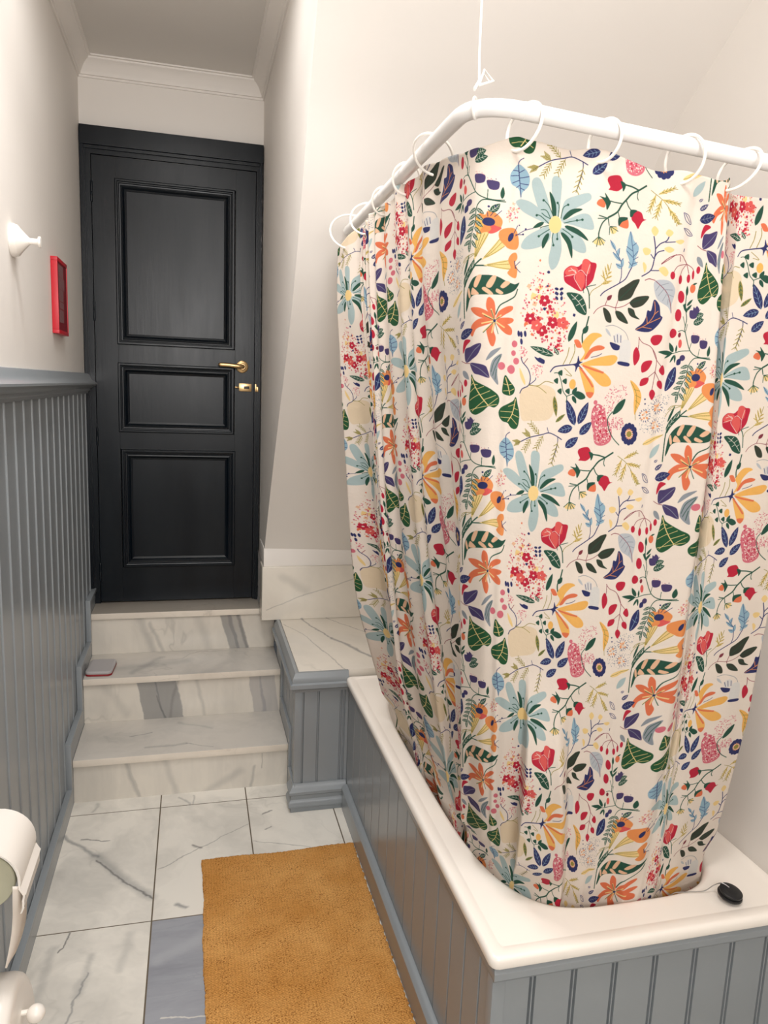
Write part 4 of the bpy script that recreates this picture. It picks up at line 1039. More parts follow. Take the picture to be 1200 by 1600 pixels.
f g 5.5 108.5,-49.1 65.6,-38 |w0.9
f g 3 116.8,-47.2 107.1,-35.9 |w0.6
e n 2.3/5/10 43.8,-19.1
e n 2.3/5/10 48.5,-19.9
e n 2.3/5/10 55.4,-18.5
e n 2.3/5/10 49.6,-31.4
f n 6.9 156.4,-158.2 138.1,-117.4 |f0.7
f n 6.9 162.3,-155.7 176.1,-118.3 |f0.7
f n 6.9 153,-161.6 127.9,-170.2 |f0.7
f n 6.9 166.8,-172.6 186.8,-150.5 |f0.7
f n 6.9 144.4,-195.9 164.8,-177.2 |f0.7
f o 3.9 115.6,-113.7 122.9,-146.8 |g0.6
f o 3 122.6,-155.3 138.2,-140.7 |g0.6
l g 1.1 111.6,-76.7 118.8,-76.4 124.8,-87 130.5,-104.4 137.6,-113 137.3,-121.8
l g 1.1 137.4,-111.9 148,-107 155.2,-105.7
p g 0 148,-107 154.9,-102.3 165.1,-105.3 169.6,-111.8 161.3,-115.4 152.2,-111.3
p g 0 112.1,-88.7 118.9,-84 119.4,-93.2
p g 0 127.2,-88 134,-83.4 134.5,-92.6
p g 0 120,-104.8 126.8,-100.1 127.3,-109.4
p g 0 118.4,-75.3 125.2,-70.7 125.7,-79.8
p g 0 133.8,-103.6 140.6,-98.9 141.2,-108.2
f g 3.4 146.9,-108.2 152.9,-95.8
f g 3.2 147.1,-110.4 154.7,-122.3
p a 0 151.8,-55.3 159.8,-39.7 153.4,-27 165.9,-9.1 180.3,-6.2 187,-10.1 178.9,-14.9 168.3,-28.4 165.2,-43.8
p a 0 157,-57.2 185.1,-45 211.7,-38.2 219.9,-43.3 211.4,-54.7 186.8,-58 159.8,-60.4
p a 0 158.4,-59.3 182.3,-62.6 203.3,-70.5 213.5,-81.1 210.7,-89.1 195.7,-89.7 176.5,-76.1
p a 0 152.7,-62.9 163.7,-72.2 180.3,-87 184.7,-102.3 178.3,-111.5 170.1,-105.1 160,-83.4
p c 0 159.7,-49.5 168.8,-32.7 182.7,-25.5 194.1,-27.1 190.9,-31.6 174.2,-36.8 165.7,-48.1
p c 0 140.5,-21.3 147.8,-20.9 153.9,-31.3 146.7,-32.8 142.5,-27.6
l c 3.2 158.6,-60.4 177.7,-65 198.1,-68.5
l c 3.2 154.1,-63.9 166.7,-76.5 181.2,-93.6
p c 0 169.8,-102.9 183.5,-102.4 179.6,-111.4 173.1,-109.4
p n 0 141.3,-60.1 148.3,-56.5 149.5,-45.6 152.9,-54.1 157.9,-55 152.3,-59.6 159.2,-65.9 151.5,-62.9 147.6,-71.8 146.6,-63.2
l n 1.8 145,-60 128.2,-62.9 111.7,-66.9 104.2,-75.9
l o 1.1 125.7,-61.9 131.4,-47.6 133.4,-33.5
l o 1.1 136.4,-59.9 142.8,-40.5 141.3,-27.7
l n 0.7 171.6,-46.1 184.7,-41.7 190.4,-37.7
l o 0.7 128.7,-67.2 142.3,-78.6 132.3,-76.9
e a 5.5/8.2/0 145,-91.7
l n 1.4 50.3,-198.9 64,-190.8 77.9,-183.8 99.2,-177.6 112.3,-174 126.3,-178.1 136.8,-183.5
l n 1.1 129,-180.3 129.8,-187.1 127.8,-203 121.6,-226
l n 0.9 111.1,-174 107.7,-165.1
l o 0.9 94.4,-178.9 75.6,-161.5
l o 1.1 92.5,-177.1 91.4,-169.7
l o 1.1 92.5,-177.1 84.4,-176
l o 1.1 88.8,-173.6 87.6,-166.2
l o 1.1 88.8,-173.6 80.7,-172.5
l o 1.1 85,-170.2 83.9,-162.8
l o 1.1 85,-170.2 76.9,-169.1
l o 1.1 81.2,-166.7 80.1,-159.3
l o 1.1 81.2,-166.7 73.2,-165.6
l o 1.1 77.5,-163.2 76.4,-155.9
l o 1.1 77.5,-163.2 69.5,-162.1
l o 0.9 101.7,-178.7 89.4,-201.5
l o 1.1 100.5,-181 93.2,-183.8
l o 1.1 100.5,-181 102.4,-188.4
l o 1.1 98.1,-185.5 90.7,-188.3
l o 1.1 98.1,-185.5 99.9,-192.9
l o 1.1 95.6,-190.1 88.2,-192.9
l o 1.1 95.6,-190.1 97.4,-197.5
l o 1.1 93.1,-194.7 85.8,-197.4
l o 1.1 93.1,-194.7 95,-202.1
l o 1.1 90.6,-199.2 83.3,-202
l o 1.1 90.6,-199.2 92.5,-206.6
l o 0.9 78.1,-186 66.8,-206.4
l o 1.1 77,-188 69.6,-190.7
l o 1.1 77,-188 78.7,-195.4
l o 1.1 74.7,-192.1 67.4,-194.8
l o 1.1 74.7,-192.1 76.4,-199.5
l o 1.1 72.4,-196.2 65.1,-198.9
l o 1.1 72.4,-196.2 74.2,-203.6
l o 1.1 70.2,-200.3 62.8,-203
l o 1.1 70.2,-200.3 71.9,-207.7
l o 1.1 67.9,-204.4 60.6,-207.1
l o 1.1 67.9,-204.4 69.6,-211.8
l o 0.9 59.4,-193.1 48.9,-196.7
l o 1.1 58.4,-193.5 50.6,-191.1
l o 1.1 58.4,-193.5 54.6,-199.8
l o 1.1 56.3,-194.2 48.5,-191.8
l o 1.1 56.3,-194.2 52.5,-200.5
l o 1.1 54.1,-194.9 46.4,-192.5
l o 1.1 54.1,-194.9 50.4,-201.2
l o 1.1 52,-195.6 44.3,-193.2
l o 1.1 52,-195.6 48.3,-202
l o 1.1 49.9,-196.3 42.2,-193.9
l o 1.1 49.9,-196.3 46.2,-202.7
l o 0.9 130.3,-187.1 121.6,-226
l o 1.1 129.4,-191 123.1,-195.3
l o 1.1 129.4,-191 133.2,-197.9
l o 1.1 127.7,-198.7 121.3,-203.1
l o 1.1 127.7,-198.7 131.5,-205.7
l o 1.1 125.9,-206.5 119.6,-210.9
l o 1.1 125.9,-206.5 129.8,-213.5
l o 1.1 124.2,-214.3 117.8,-218.7
l o 1.1 124.2,-214.3 128,-221.3
l o 1.1 122.5,-222.1 116.1,-226.5
l o 1.1 122.5,-222.1 126.3,-229.1
l o 0.9 77.9,-183.8 67.5,-177.3
l o 1.1 76.8,-183.1 74.1,-176
l o 1.1 76.8,-183.1 68.8,-183.5
l o 1.1 74.8,-181.8 72,-174.7
l o 1.1 74.8,-181.8 66.7,-182.2
l o 1.1 72.7,-180.5 70,-173.4
l o 1.1 72.7,-180.5 64.7,-180.9
l o 1.1 70.6,-179.2 67.9,-172.1
l o 1.1 70.6,-179.2 62.6,-179.6
l o 1.1 68.6,-177.9 65.8,-170.8
l o 1.1 68.6,-177.9 60.6,-178.4
p f 0 29.2,-190.4 40.6,-198 46.6,-210.2 45.3,-222.6 36.5,-231.7 34.2,-240.8 30.1,-227.3 19.7,-218.5 17.4,-205.1 22.5,-196.1
l n 1.1 36.6,-180.7 28.8,-187.1 29.5,-202.7 34.3,-238.5
l n 0.7 29.3,-200.4 21.5,-198.4
l n 0.7 30.2,-207.1 18.7,-206.2
l n 0.7 31.3,-213.8 20.8,-217.4
l n 0.7 32.1,-220.5 26.3,-225.1
l n 0.7 29.8,-202.7 38.2,-198
l n 0.7 31,-210.5 45.9,-208
l n 0.7 32.2,-218.3 45.6,-220.3
l n 0.7 32.8,-225 39.8,-228.3
p u 0 -42.6,-160.4 -39,-162.4 -35.8,-158.5 -29.5,-164.4 -31.2,-172 -38.1,-173.3 -41.9,-169
f g 5.5 -33.2,-176.5 -18.6,-170.6 |w0.7
l u 0.7 -31.5,-168.8 -27.3,-163.2
l d 0.9 253.2,-4.7 261.9,-13 278.1,-18.7 290.9,-35.8 292.8,-58 292.1,-89.6
l d 0.9 254.4,-4.6 255.6,-22.1 253.7,-31
l d 0.9 281,-20.8 291.2,-38 303.1,-48.6
l d 0.9 292.8,-58 280.2,-69.8
l d 0.9 292,-58.1 304.1,-73.3
p r 0 252.4,-21.2 259.5,-31.8 259.6,-41.8 253.2,-51.4 248.9,-42.3 247.6,-29.1
p r 0 268.2,-61.4 265.9,-50.3 271.3,-43 283.9,-41 281.5,-51.8 276.1,-58.8
p r 0 299.9,-53.2 305.4,-46.2 311.5,-52.7 312.7,-60.5 307.7,-62.3 300.5,-57.7
p r 0 268.8,-84.2 269.1,-73.7 277.6,-69.5 282.9,-70.8 280.4,-79.9
p r 0 300.2,-73.5 306.5,-72.1 312.1,-77.5 312.4,-85.4 305.8,-84.5 300.4,-80.2
p r 0 288.6,-92 293.2,-88 299.3,-93.9 297.8,-101.9 294.4,-105.4 289,-98.8
p r 0 275.2,-7.4 279.2,0.5 293.1,2.4 295.3,-4.1 290.2,-13.2 281.4,-14.8
p n 0 332.9,-46.7 337.1,-65.1 333.5,-76.6 320.8,-88.5 318.8,-74.9 322.6,-56.7
l f 0.7 332,-49.5 328.2,-67.7 321.8,-86.2
l f 0.7 328.8,-63.2 332.6,-61.9
l f 0.7 327.2,-70 332.7,-70.9
l f 0.7 327.2,-70 322.7,-65.7
l g 1.4 402.3,-30.3 373.8,-28.3 363.9,-33.3 358.9,-43.7 357.8,-61.9 350,-80.5 347.3,-105.8
f g 3 358.7,-42.6 343.6,-47.4 |w0.5
f g 2.8 360.1,-42.5 371.2,-50.6 |w0.5
f g 3 358.3,-51.6 343.1,-56.2 |w0.5
f g 2.8 359.6,-51.6 370.9,-60.6 |w0.5
f g 3 357.1,-60.8 341.8,-65.1 |w0.5
f g 2.8 358.4,-60.7 369.9,-70.7 |w0.5
f g 3 355.1,-70 339.7,-74 |w0.5
f g 2.8 356.4,-69.9 368,-80.9 |w0.5
f g 3 351.2,-79.3 335.8,-83.1 |w0.5
f g 2.8 352.5,-79.2 364.3,-91.1 |w0.5
f g 3 348.8,-89.7 333.4,-93.2 |w0.5
f g 2.8 350.1,-89.6 362,-102.5 |w0.5
f g 3 346.5,-92.1 346.1,-107 |w0.5
f g 5 379.3,-46.1 393.3,-33 |w0.5
l g 1.1 376.1,-42.9 379.3,-46.1
s eeeN 300/0.9 331,-94.9 329.2,-118 330.7,-155 312.2,-164.8 282.6,-160.9 273.6,-133.6 289.2,-114.8 306.8,-91.3
s mk 16/2.1 300.8,-110.2 315.5,-109.7 317.4,-122.5 302.7,-123
l n 0.7 317.5,-116.1 320.7,-116
l n 0.7 317.2,-119.7 320.2,-121
l n 0.7 315.3,-122.6 317.6,-125.1
l n 0.7 312.1,-124.3 313.3,-127.4
l n 0.7 308.4,-124.4 308.1,-127.6
l n 0.7 304.8,-123 303.2,-125.5
l n 0.7 302.1,-120.2 299.4,-121.6
l n 0.7 300.7,-116.6 297.6,-116.7
l n 0.7 301,-113 298,-111.8
l n 0.7 303,-110.1 300.6,-107.7
l n 0.7 306.1,-108.4 304.9,-105.3
l n 0.7 309.8,-108.3 310.1,-105.2
l n 0.7 313.4,-109.8 315,-107.2
l n 0.7 316.1,-112.5 318.8,-111.1
s mk 16/2.1 278.4,-127 293,-126.5 294.8,-139.3 280.2,-139.8
l n 0.7 294.9,-132.9 298.1,-132.8
l n 0.7 294.6,-136.5 297.6,-137.8
l n 0.7 292.7,-139.4 295,-141.9
l n 0.7 289.6,-141.1 290.7,-144.3
l n 0.7 285.8,-141.2 285.6,-144.4
l n 0.7 282.3,-139.8 280.7,-142.3
l n 0.7 279.6,-137 276.9,-138.4
l n 0.7 278.2,-133.4 275.1,-133.5
l n 0.7 278.6,-129.8 275.6,-128.5
l n 0.7 280.5,-126.9 278.2,-124.5
l n 0.7 283.6,-125.2 282.5,-122.1
l n 0.7 287.3,-125.1 287.6,-122
l n 0.7 290.9,-126.6 292.5,-124
l n 0.7 293.6,-129.4 296.2,-127.9
s mk 16/2.1 302.9,-142.3 317.6,-141.9 319.5,-154.8 304.7,-155.3
l n 0.7 319.6,-148.3 322.8,-148.2
l n 0.7 319.3,-152 322.4,-153.3
l n 0.7 317.4,-154.9 319.7,-157.4
l n 0.7 314.2,-156.6 315.4,-159.8
l n 0.7 310.4,-156.7 310.2,-159.9
l n 0.7 306.8,-155.2 305.2,-157.8
l n 0.7 304.1,-152.4 301.4,-153.9
l n 0.7 302.7,-148.8 299.6,-148.9
l n 0.7 303,-145.2 300,-143.9
l n 0.7 305,-142.2 302.6,-139.8
l n 0.7 308.1,-140.5 307,-137.4
l n 0.7 311.9,-140.4 312.1,-137.3
l n 0.7 315.5,-141.9 317.1,-139.4
l n 0.7 318.2,-144.8 320.9,-143.3
s PPv 260/1.1 218.7,-88.1 245,-84.8 249,-104.8 223.6,-126.1 218.1,-162.6 206.8,-153.8 205.3,-102
p v 0 185.5,-129.1 194.4,-119.9 207.8,-126.2 213.6,-141.8 224.3,-155.2 227.2,-178 213.2,-188.7 197.5,-185.6 191.2,-165.2 185.2,-147.2
e v 3.7/3.7/0 189.6,-117.8
s wwwPr 330/1.6 185.5,-129.1 194.4,-119.9 207.8,-126.2 213.6,-141.8 224.3,-155.2 227.2,-178 213.2,-188.7 197.5,-185.6 191.2,-165.2 185.2,-147.2
s PPv 120/1.1 222.8,-139.7 243.3,-139.1 247.6,-152.7 238.6,-162.1 225.2,-157.9
l g 1.4 244.3,-186.2 229.8,-173.8 220,-158 216.7,-142.2 224.2,-130.6
p g 0 224.7,-134.7 227.1,-123.7 234.7,-113.3 244.8,-108.4 241.1,-123.2 232.1,-132.6
e n 4.6/6/0 273.1,-165.8
e n 4.6/6/0 272.4,-172.6
e n 4.6/6/0 268.7,-177.6
e n 4.6/6/0 262.9,-179.5
e n 4.6/6/0 256.7,-177.8
e n 4.6/6/0 251.7,-173.1
e n 4.6/6/0 249.2,-166.4
e n 4.6/6/0 249.9,-159.7
e n 4.6/6/0 253.6,-154.8
e n 4.6/6/0 259.3,-152.8
e n 4.6/6/0 265.5,-154.4
e n 4.6/6/0 270.6,-159.2
l k 1.6 261.1,-166.1 269.4,-165.9
l k 1.6 261.1,-166.1 269,-170.8
l k 1.6 261.1,-166.1 266.4,-174.4
l k 1.6 261.1,-166.1 262.4,-175.8
l k 1.6 261.1,-166.1 258.1,-174.6
l k 1.6 261.1,-166.1 254.6,-171.1
l k 1.6 261.1,-166.1 252.8,-166.3
l k 1.6 261.1,-166.1 253.3,-161.5
l k 1.6 261.1,-166.1 255.8,-157.9
l k 1.6 261.1,-166.1 259.8,-156.5
l k 1.6 261.1,-166.1 264.1,-157.7
l k 1.6 261.1,-166.1 267.7,-161.1
e o 5/5/0 261.1,-166.1
p a 0 249,-76.8 262.8,-84 273.2,-97.2 274.3,-110.7 269.7,-124.5 266.2,-132.7 262,-115.7 259.6,-97.7
l o 0.9 250.6,-78.9 265,-99.7 267.3,-129.2 269.5,-141.7
l o 0.7 258.6,-90.9 270.5,-92.7
l o 0.7 262.4,-99.8 274.1,-103.9
l o 0.7 264.4,-108.8 274.2,-115.3
l o 0.7 266.2,-117.8 270.7,-122.2
p y 0 290.8,-181.7 300,-172.1 330.4,-162 318.5,-171.7 301.3,-181.4
l o 0.7 290.8,-181.7 310.6,-171.9 330.5,-162.5
l o 0.9 332.1,-120.2 339,-113 358.6,-110
l o 0.9 328.6,-131.8 337.4,-120 358.8,-111.2
f g 4.6 334.7,-154.9 357.4,-119.3 |w0.7
f b 5.5 310,-204.8 326.2,-178.5
e n 1.4/1.4/0 282.1,-105.4
e n 1.4/1.4/0 283.7,-113.1
l e 0.7 191.6,6.3 206.1,9.3 224.4,2.8 233.3,-7.5 236.3,-20.5 223.1,-25.6
e z 8.2/9.2/0 215.7,-10.7
l n 0.9 208.2,-6.8 212,-17.4
l n 0.9 214.1,-4.3 216.5,-17.2
l n 0.9 220.4,-5 222,-16.9
p n 0 203.4,-17.9 221.5,-22.4 219.8,-29 211.1,-29.5 205.4,-24.3
p z 0 223,-15.1 239.3,-14.2 241.7,-47.1 223.4,-46.8
p n 0 222.8,-47.5 241.9,-48.8 240.9,-54.2 222.9,-52.4
f x 2.3 192,3.1 203.5,-9.2
e n 1.6/1.6/0 -13.1,176.6
e n 1.4/1.4/0 -3.3,178.1
p n 0 -56.6,180.2 -49.4,182.8 -48.7,173.8 -55.9,172
"""
CS=[-0.74, -0.688, -0.65, -0.43, -0.4, -0.298, -0.233, -0.19, -0.13, -0.1, -0.06, -0.035, 0, 0.092, 0.24, 0.39, 0.412, 0.435, 0.482, 0.547, 0.66]
CT=[0.33, 0.262, 0.15, 0.05, -0.06, -0.17, -0.28, -0.4, -0.52, -0.64, -0.76, -0.88, -1.0, -1.1, -1.17, -1.26]
CN=[[[797,1980,1907],[798,1983,1839],[801,1991,1726],[810,1994,1621],[820,1998,1505],[831,2003,1388],[843,2008,1270],[856,2015,1142],[871,2022,1013],[893,2029,883],[930,2039,760],[969,2049,638],[1006,2058,518],[1036,2065,418],[1057,2070,348],[1084,2077,258]],[[811,1930,1907],[813,1930,1839],[818,1930,1727],[836,1932,1621],[857,1935,1505],[878,1938,1389],[898,1940,1273],[917,1946,1143],[936,1951,1013],[955,1957,883],[976,1962,759],[1002,1966,642],[1028,1970,525],[1049,1973,427],[1064,1975,359],[1083,1978,271]],[[837,1880,1909],[839,1880,1841],[844,1880,1728],[857,1880,1624],[875,1880,1508],[887,1880,1392],[899,1880,1276],[914,1880,1147],[934,1880,1017],[962,1880,888],[988,1880,763],[1012,1880,641],[1035,1880,520],[1055,1880,419],[1069,1880,348],[1087,1880,257]],[[837,1740,1922],[840,1740,1853],[847,1740,1741],[855,1740,1639],[865,1740,1524],[875,1740,1409],[885,1740,1294],[899,1741,1168],[918,1744,1040],[937,1746,912],[956,1749,784],[985,1750,659],[1019,1750,536],[1047,1750,434],[1067,1750,362],[1092,1750,270]],[[847,1710,1923],[850,1710,1855],[856,1710,1743],[863,1710,1641],[873,1710,1526],[884,1710,1412],[895,1710,1297],[909,1710,1171],[928,1710,1043],[947,1710,915],[966,1710,787],[994,1710,662],[1027,1710,538],[1054,1710,435],[1074,1710,363],[1098,1710,271]],[[839,1550,1927],[844,1549,1860],[855,1546,1748],[864,1543,1648],[874,1540,1539],[887,1537,1423],[900,1535,1307],[915,1532,1181],[931,1528,1054],[952,1520,925],[973,1511,797],[995,1503,668],[1016,1495,539],[1033,1488,432],[1046,1483,357],[1062,1476,261]],[[852,1490,1932],[856,1488,1864],[863,1484,1752],[870,1480,1652],[882,1477,1539],[894,1475,1427],[905,1472,1314],[921,1471,1190],[944,1473,1063],[967,1476,936],[990,1479,808],[1013,1487,683],[1038,1498,559],[1058,1508,455],[1072,1514,383],[1090,1523,290]],[[859,1430,1934],[861,1428,1866],[864,1423,1754],[871,1418,1654],[885,1414,1542],[898,1409,1431],[912,1404,1319],[928,1401,1197],[947,1407,1070],[965,1413,943],[984,1419,816],[1008,1435,692],[1033,1455,568],[1054,1471,465],[1069,1482,393],[1087,1496,300]],[[858,1310,1937],[860,1310,1869],[863,1310,1757],[867,1310,1657],[881,1310,1547],[895,1310,1437],[909,1310,1327],[925,1314,1206],[943,1332,1079],[960,1350,953],[978,1368,827],[1000,1394,704],[1023,1421,581],[1042,1443,478],[1055,1459,406],[1072,1479,313]],[[857,1250,1938],[859,1250,1870],[863,1250,1758],[867,1251,1658],[881,1258,1549],[896,1266,1440],[910,1274,1330],[926,1285,1210],[943,1306,1084],[960,1327,958],[977,1349,833],[999,1379,710],[1022,1409,587],[1041,1435,484],[1054,1453,412],[1072,1476,320]],[[857,1200,1940],[858,1200,1872],[861,1200,1760],[865,1200,1660],[873,1207,1552],[881,1213,1443],[889,1220,1335],[900,1231,1215],[915,1251,1090],[931,1272,965],[947,1295,840],[968,1334,717],[989,1373,594],[1007,1406,492],[1020,1429,420],[1036,1458,328]],[[862,1165,1941],[863,1165,1873],[866,1165,1761],[869,1165,1661],[878,1173,1554],[886,1181,1446],[895,1189,1338],[906,1202,1218],[922,1224,1094],[939,1246,969],[956,1272,845],[978,1314,722],[999,1355,599],[1018,1390,497],[1030,1414,425],[1047,1445,333]],[[891,1143,1933],[893,1143,1867],[897,1143,1758],[900,1143,1661],[904,1146,1555],[911,1152,1448],[917,1157,1341],[924,1163,1225],[938,1185,1102],[955,1211,976],[971,1238,851],[988,1266,727],[1008,1301,614],[1025,1330,520],[1036,1350,454],[1051,1376,369]],[[990,1132,1942],[990,1132,1874],[990,1132,1762],[990,1135,1662],[991,1138,1552],[992,1142,1441],[992,1145,1331],[1001,1159,1213],[1011,1173,1096],[1020,1187,978],[1031,1204,860],[1044,1226,743],[1057,1247,625],[1068,1265,528],[1076,1277,459],[1086,1293,371]],[[1146,1120,1934],[1145,1120,1866],[1143,1121,1754],[1141,1124,1654],[1138,1128,1545],[1135,1132,1435],[1133,1136,1325],[1136,1146,1205],[1138,1156,1085],[1141,1166,966],[1145,1180,845],[1150,1197,723],[1155,1213,601],[1160,1227,500],[1163,1236,429],[1166,1249,337]],[[1280,1110,1925],[1280,1110,1858],[1280,1112,1747],[1279,1116,1648],[1278,1120,1539],[1277,1123,1430],[1277,1130,1319],[1276,1138,1197],[1276,1146,1075],[1275,1155,953],[1272,1167,830],[1268,1180,706],[1265,1192,582],[1262,1203,479],[1260,1210,407],[1258,1219,314]],[[1281,1108,1926],[1282,1108,1858],[1285,1109,1747],[1290,1112,1648],[1297,1116,1539],[1304,1120,1430],[1307,1126,1321],[1308,1134,1200],[1309,1142,1079],[1310,1149,958],[1305,1159,836],[1299,1169,713],[1293,1179,590],[1288,1187,488],[1284,1193,416],[1280,1200,324]],[[1300,1130,1926],[1301,1130,1859],[1305,1133,1747],[1310,1136,1648],[1317,1140,1540],[1324,1143,1431],[1329,1148,1322],[1332,1155,1203],[1335,1162,1083],[1338,1169,964],[1336,1176,842],[1333,1185,720],[1329,1193,599],[1326,1200,497],[1324,1205,426],[1321,1211,335]],[[1305,1110,1927],[1306,1110,1860],[1308,1110,1748],[1311,1114,1648],[1315,1118,1538],[1323,1124,1432],[1330,1130,1327],[1339,1137,1211],[1345,1144,1095],[1345,1155,976],[1344,1165,856],[1345,1176,737],[1348,1188,617],[1350,1198,518],[1351,1204,448],[1353,1213,358]],[[1368,1105,1929],[1368,1105,1861],[1369,1105,1749],[1370,1108,1649],[1373,1115,1542],[1375,1122,1434],[1378,1129,1327],[1380,1137,1210],[1379,1147,1092],[1378,1157,975],[1376,1166,857],[1379,1180,739],[1383,1196,620],[1387,1209,521],[1389,1219,452],[1393,1231,362]],[[1500,1100,1929],[1500,1100,1861],[1500,1100,1749],[1500,1106,1649],[1502,1115,1542],[1503,1123,1434],[1505,1132,1327],[1506,1142,1210],[1508,1154,1092],[1510,1165,975],[1517,1181,857],[1517,1200,738],[1515,1219,618],[1517,1238,518],[1519,1251,448],[1521,1269,358]]]

tile = make_tile(ART, 2.0)
H_, W_ = tile.shape[:2]
img = bpy.data.images.new('floral_print', W_, H_)
buf = np.ones((H_, W_, 4), np.float32); buf[..., :3] = tile
img.pixels.foreach_set(buf.ravel()); img.update(); img.pack()
t = NT('floral_print_cloth'); tx = t.n('ShaderNodeTexImage'); tx.image = img; tx.interpolation = 'Cubic'
t.l(t.n('ShaderNodeUVMap', uv_map='UVMap').outputs[0], tx.inputs[0])
hs = t.n('ShaderNodeHueSaturation'); t.l(tx.outputs[0], hs.inputs['Color']); hs.inputs['Saturation'].default_value = 1.0; hs.inputs['Value'].default_value = 1.0
t.color(hs.outputs[0]); t.set(Roughness=.75); t.b.inputs['Specular IOR Level'].default_value = .25
uvn = t.n('ShaderNodeUVMap', uv_map='UVMap').outputs[0]
t.bump(t.noise(t.vmath('MULTIPLY', uvn, (3, 2, 1)), 5, 5, .65), .5, .004)
tr = t.n('ShaderNodeBsdfTranslucent'); t.l(hs.outputs[0], tr.inputs[0]); mx = t.n('ShaderNodeMixShader'); mx.inputs[0].default_value = .12
out = [n for n in t.t.nodes if n.type == 'OUTPUT_MATERIAL'][0]
t.l(t.b.outputs[0], mx.inputs[1]); t.l(tr.outputs[0], mx.inputs[2]); t.l(mx.outputs[0], out.inputs[0])
cloth_m = t.m

def pchip(x, Y, xq):
    x = np.array(x, float); Y = np.array(Y, float); h = np.diff(x); hh = h.reshape(-1, *([1]*(Y.ndim-1))); dlt = np.diff(Y, axis=0)/hh
    m_ = np.zeros_like(Y); m_[0] = dlt[0]; m_[-1] = dlt[-1]
    w1 = 2*hh[1:]+hh[:-1]; w2 = hh[1:]+2*hh[:-1]; a, b = dlt[:-1], dlt[1:]
    with np.errstate(divide='ignore', invalid='ignore'):
        mm = (w1+w2)/(w1/a+w2/b)
    m_[1:-1] = np.where(a*b > 0, mm, 0)
    i = np.clip(np.searchsorted(x, xq)-1, 0, len(h)-1); tt = (xq-x[i])/h[i]; hx = h[i]; sh = (-1, *([1]*(Y.ndim-1))); tt = tt.reshape(sh); hx = hx.reshape(sh)
    return (2*tt**3-3*tt**2+1)*Y[i]+(tt**3-2*tt**2+tt)*hx*m_[i]+(-2*tt**3+3*tt**2)*Y[i+1]+(tt**3-tt**2)*hx*m_[i+1]
CNa = np.array(CN, float)/1000
NS, NV = 620, 440
s = np.linspace(CS[0], CS[-1], NS)
g1 = pchip(CS, CNa, s)                                    # NS x len(CT) x 3
ts, tz = zip((-.74, .272), (-.70, .29), (-.65, .312), (-.6, .295), (-.5, .30), (-.40, .311), (-.35, .300), (-.298, .310), (-.25, .302), (-.19, .308), (-.13, .289), (-.06, .266), (-.03, .262), (0, .276), (.02, .281), (.05, .274), (.1, .266), (.15, .272), (.2, .262), (.25, .256), (.29, .262), (.35, .256), (.41, .263), (.44, .244), (.5, .234), (.66, .245))
ttop = pchip(ts, tz, s); tbot = np.full(NS, -1.19)
vv = np.linspace(0, 1, NV)
Tg = ttop[:, None]+(tbot-ttop)[:, None]*vv[None, :]
CTr = np.array(CT)[::-1]; gr = g1[:, ::-1, :]
G = np.zeros((NS, NV, 3))
tq = np.linspace(CTr[0], CTr[-1], 600); gq = pchip(CTr, np.swapaxes(gr, 0, 1), tq)      # 600 x NS x 3
for i in range(NS):
    for k in range(3): G[i, :, k] = np.interp(Tg[i], tq, gq[:, i, k])
def sst(a, b, x): u = np.clip((x-a)/(b-a), 0, 1); return u*u*(3-2*u)
S_ = s[:, None]+0*Tg
# pleat standing out of the front, growing towards the hem
grow = sst(.60, .85, -Tg)
pl_ = sst(.096, .104, S_)*(1-sst(.155+.05*sst(.6, 1.1, -Tg), .20+.05*sst(.6, 1.1, -Tg), S_))*grow
# horizontal outward normal
dS = np.gradient(G, axis=0); nx = dS[..., 1]; ny = -dS[..., 0]; nl = np.maximum(np.hypot(nx, ny), 1e-9); nx /= nl; ny /= nl
for _ in range(60):
    nx[1:-1] = (nx[:-2]+nx[1:-1]+nx[2:])/3; ny[1:-1] = (ny[:-2]+ny[1:-1]+ny[2:])/3
D = .052*pl_ + .0035*np.exp(-((S_-.028)/.007)**2)*(S_ > -.02) - .003*np.exp(-((S_-.315)/.008)**2)
crk = sst(-.66, -.63, S_)*(1-sst(-.46, -.43, S_)); D += crk*(.010*np.sin(S_*6.283/.052+1.0))
lf = sst(-.45, -.40, S_)*(1-sst(-.16, -.10, S_)); D += lf*(.0045*np.sin(S_*6.283/.061+.6*np.sin(Tg*3)+1.2))
fr = sst(-.02, .05, S_); D += fr*(.0024*np.sin(S_*6.283/.13+1.5*np.sin(Tg*2.1))+.0011*np.sin(S_*6.283/.071+Tg*4))*(.6+.8*sst(.2, .9, -Tg))
hemp = sst(.12, .27, Tg); D += fr*hemp*.005*np.sin((S_-.02)*6.283/.138)
G[..., 0] += nx*D; G[..., 1] += ny*D
# keep the lower edge inside the mouth of the tub
zz = G[..., 2]; wgt = 1-sst(.505, .60, zz)
ax_, ay_ = G[..., 0]-BC[0], G[..., 1]-BC[1]
rad = (np.abs(ax_/(BA-.0112))**4+np.abs(ay_/(BB-.0112))**4)**.25
k_ = np.where(rad > 1, 1/rad, 1); k_ = 1+(k_-1)*wgt
G[..., 0] = BC[0]+ax_*k_; G[..., 1] = BC[1]+ay_*k_
me = bpy.data.meshes.new('shower_curtain')
idx = np.arange(NS*NV).reshape(NS, NV)
quads = np.stack([idx[:-1, :-1], idx[:-1, 1:], idx[1:, 1:], idx[1:, :-1]], -1).reshape(-1, 4)
me.from_pydata(G.reshape(-1, 3).tolist(), [], quads.tolist())
uvl = me.uv_layers.new(name='UVMap'); U = np.stack([S_/(2*W), Tg/PH], -1).reshape(-1, 2)
li = np.zeros(len(me.loops), np.int32); me.loops.foreach_get('vertex_index', li)
uvl.data.foreach_set('uv', U[li].astype(np.float32).ravel())
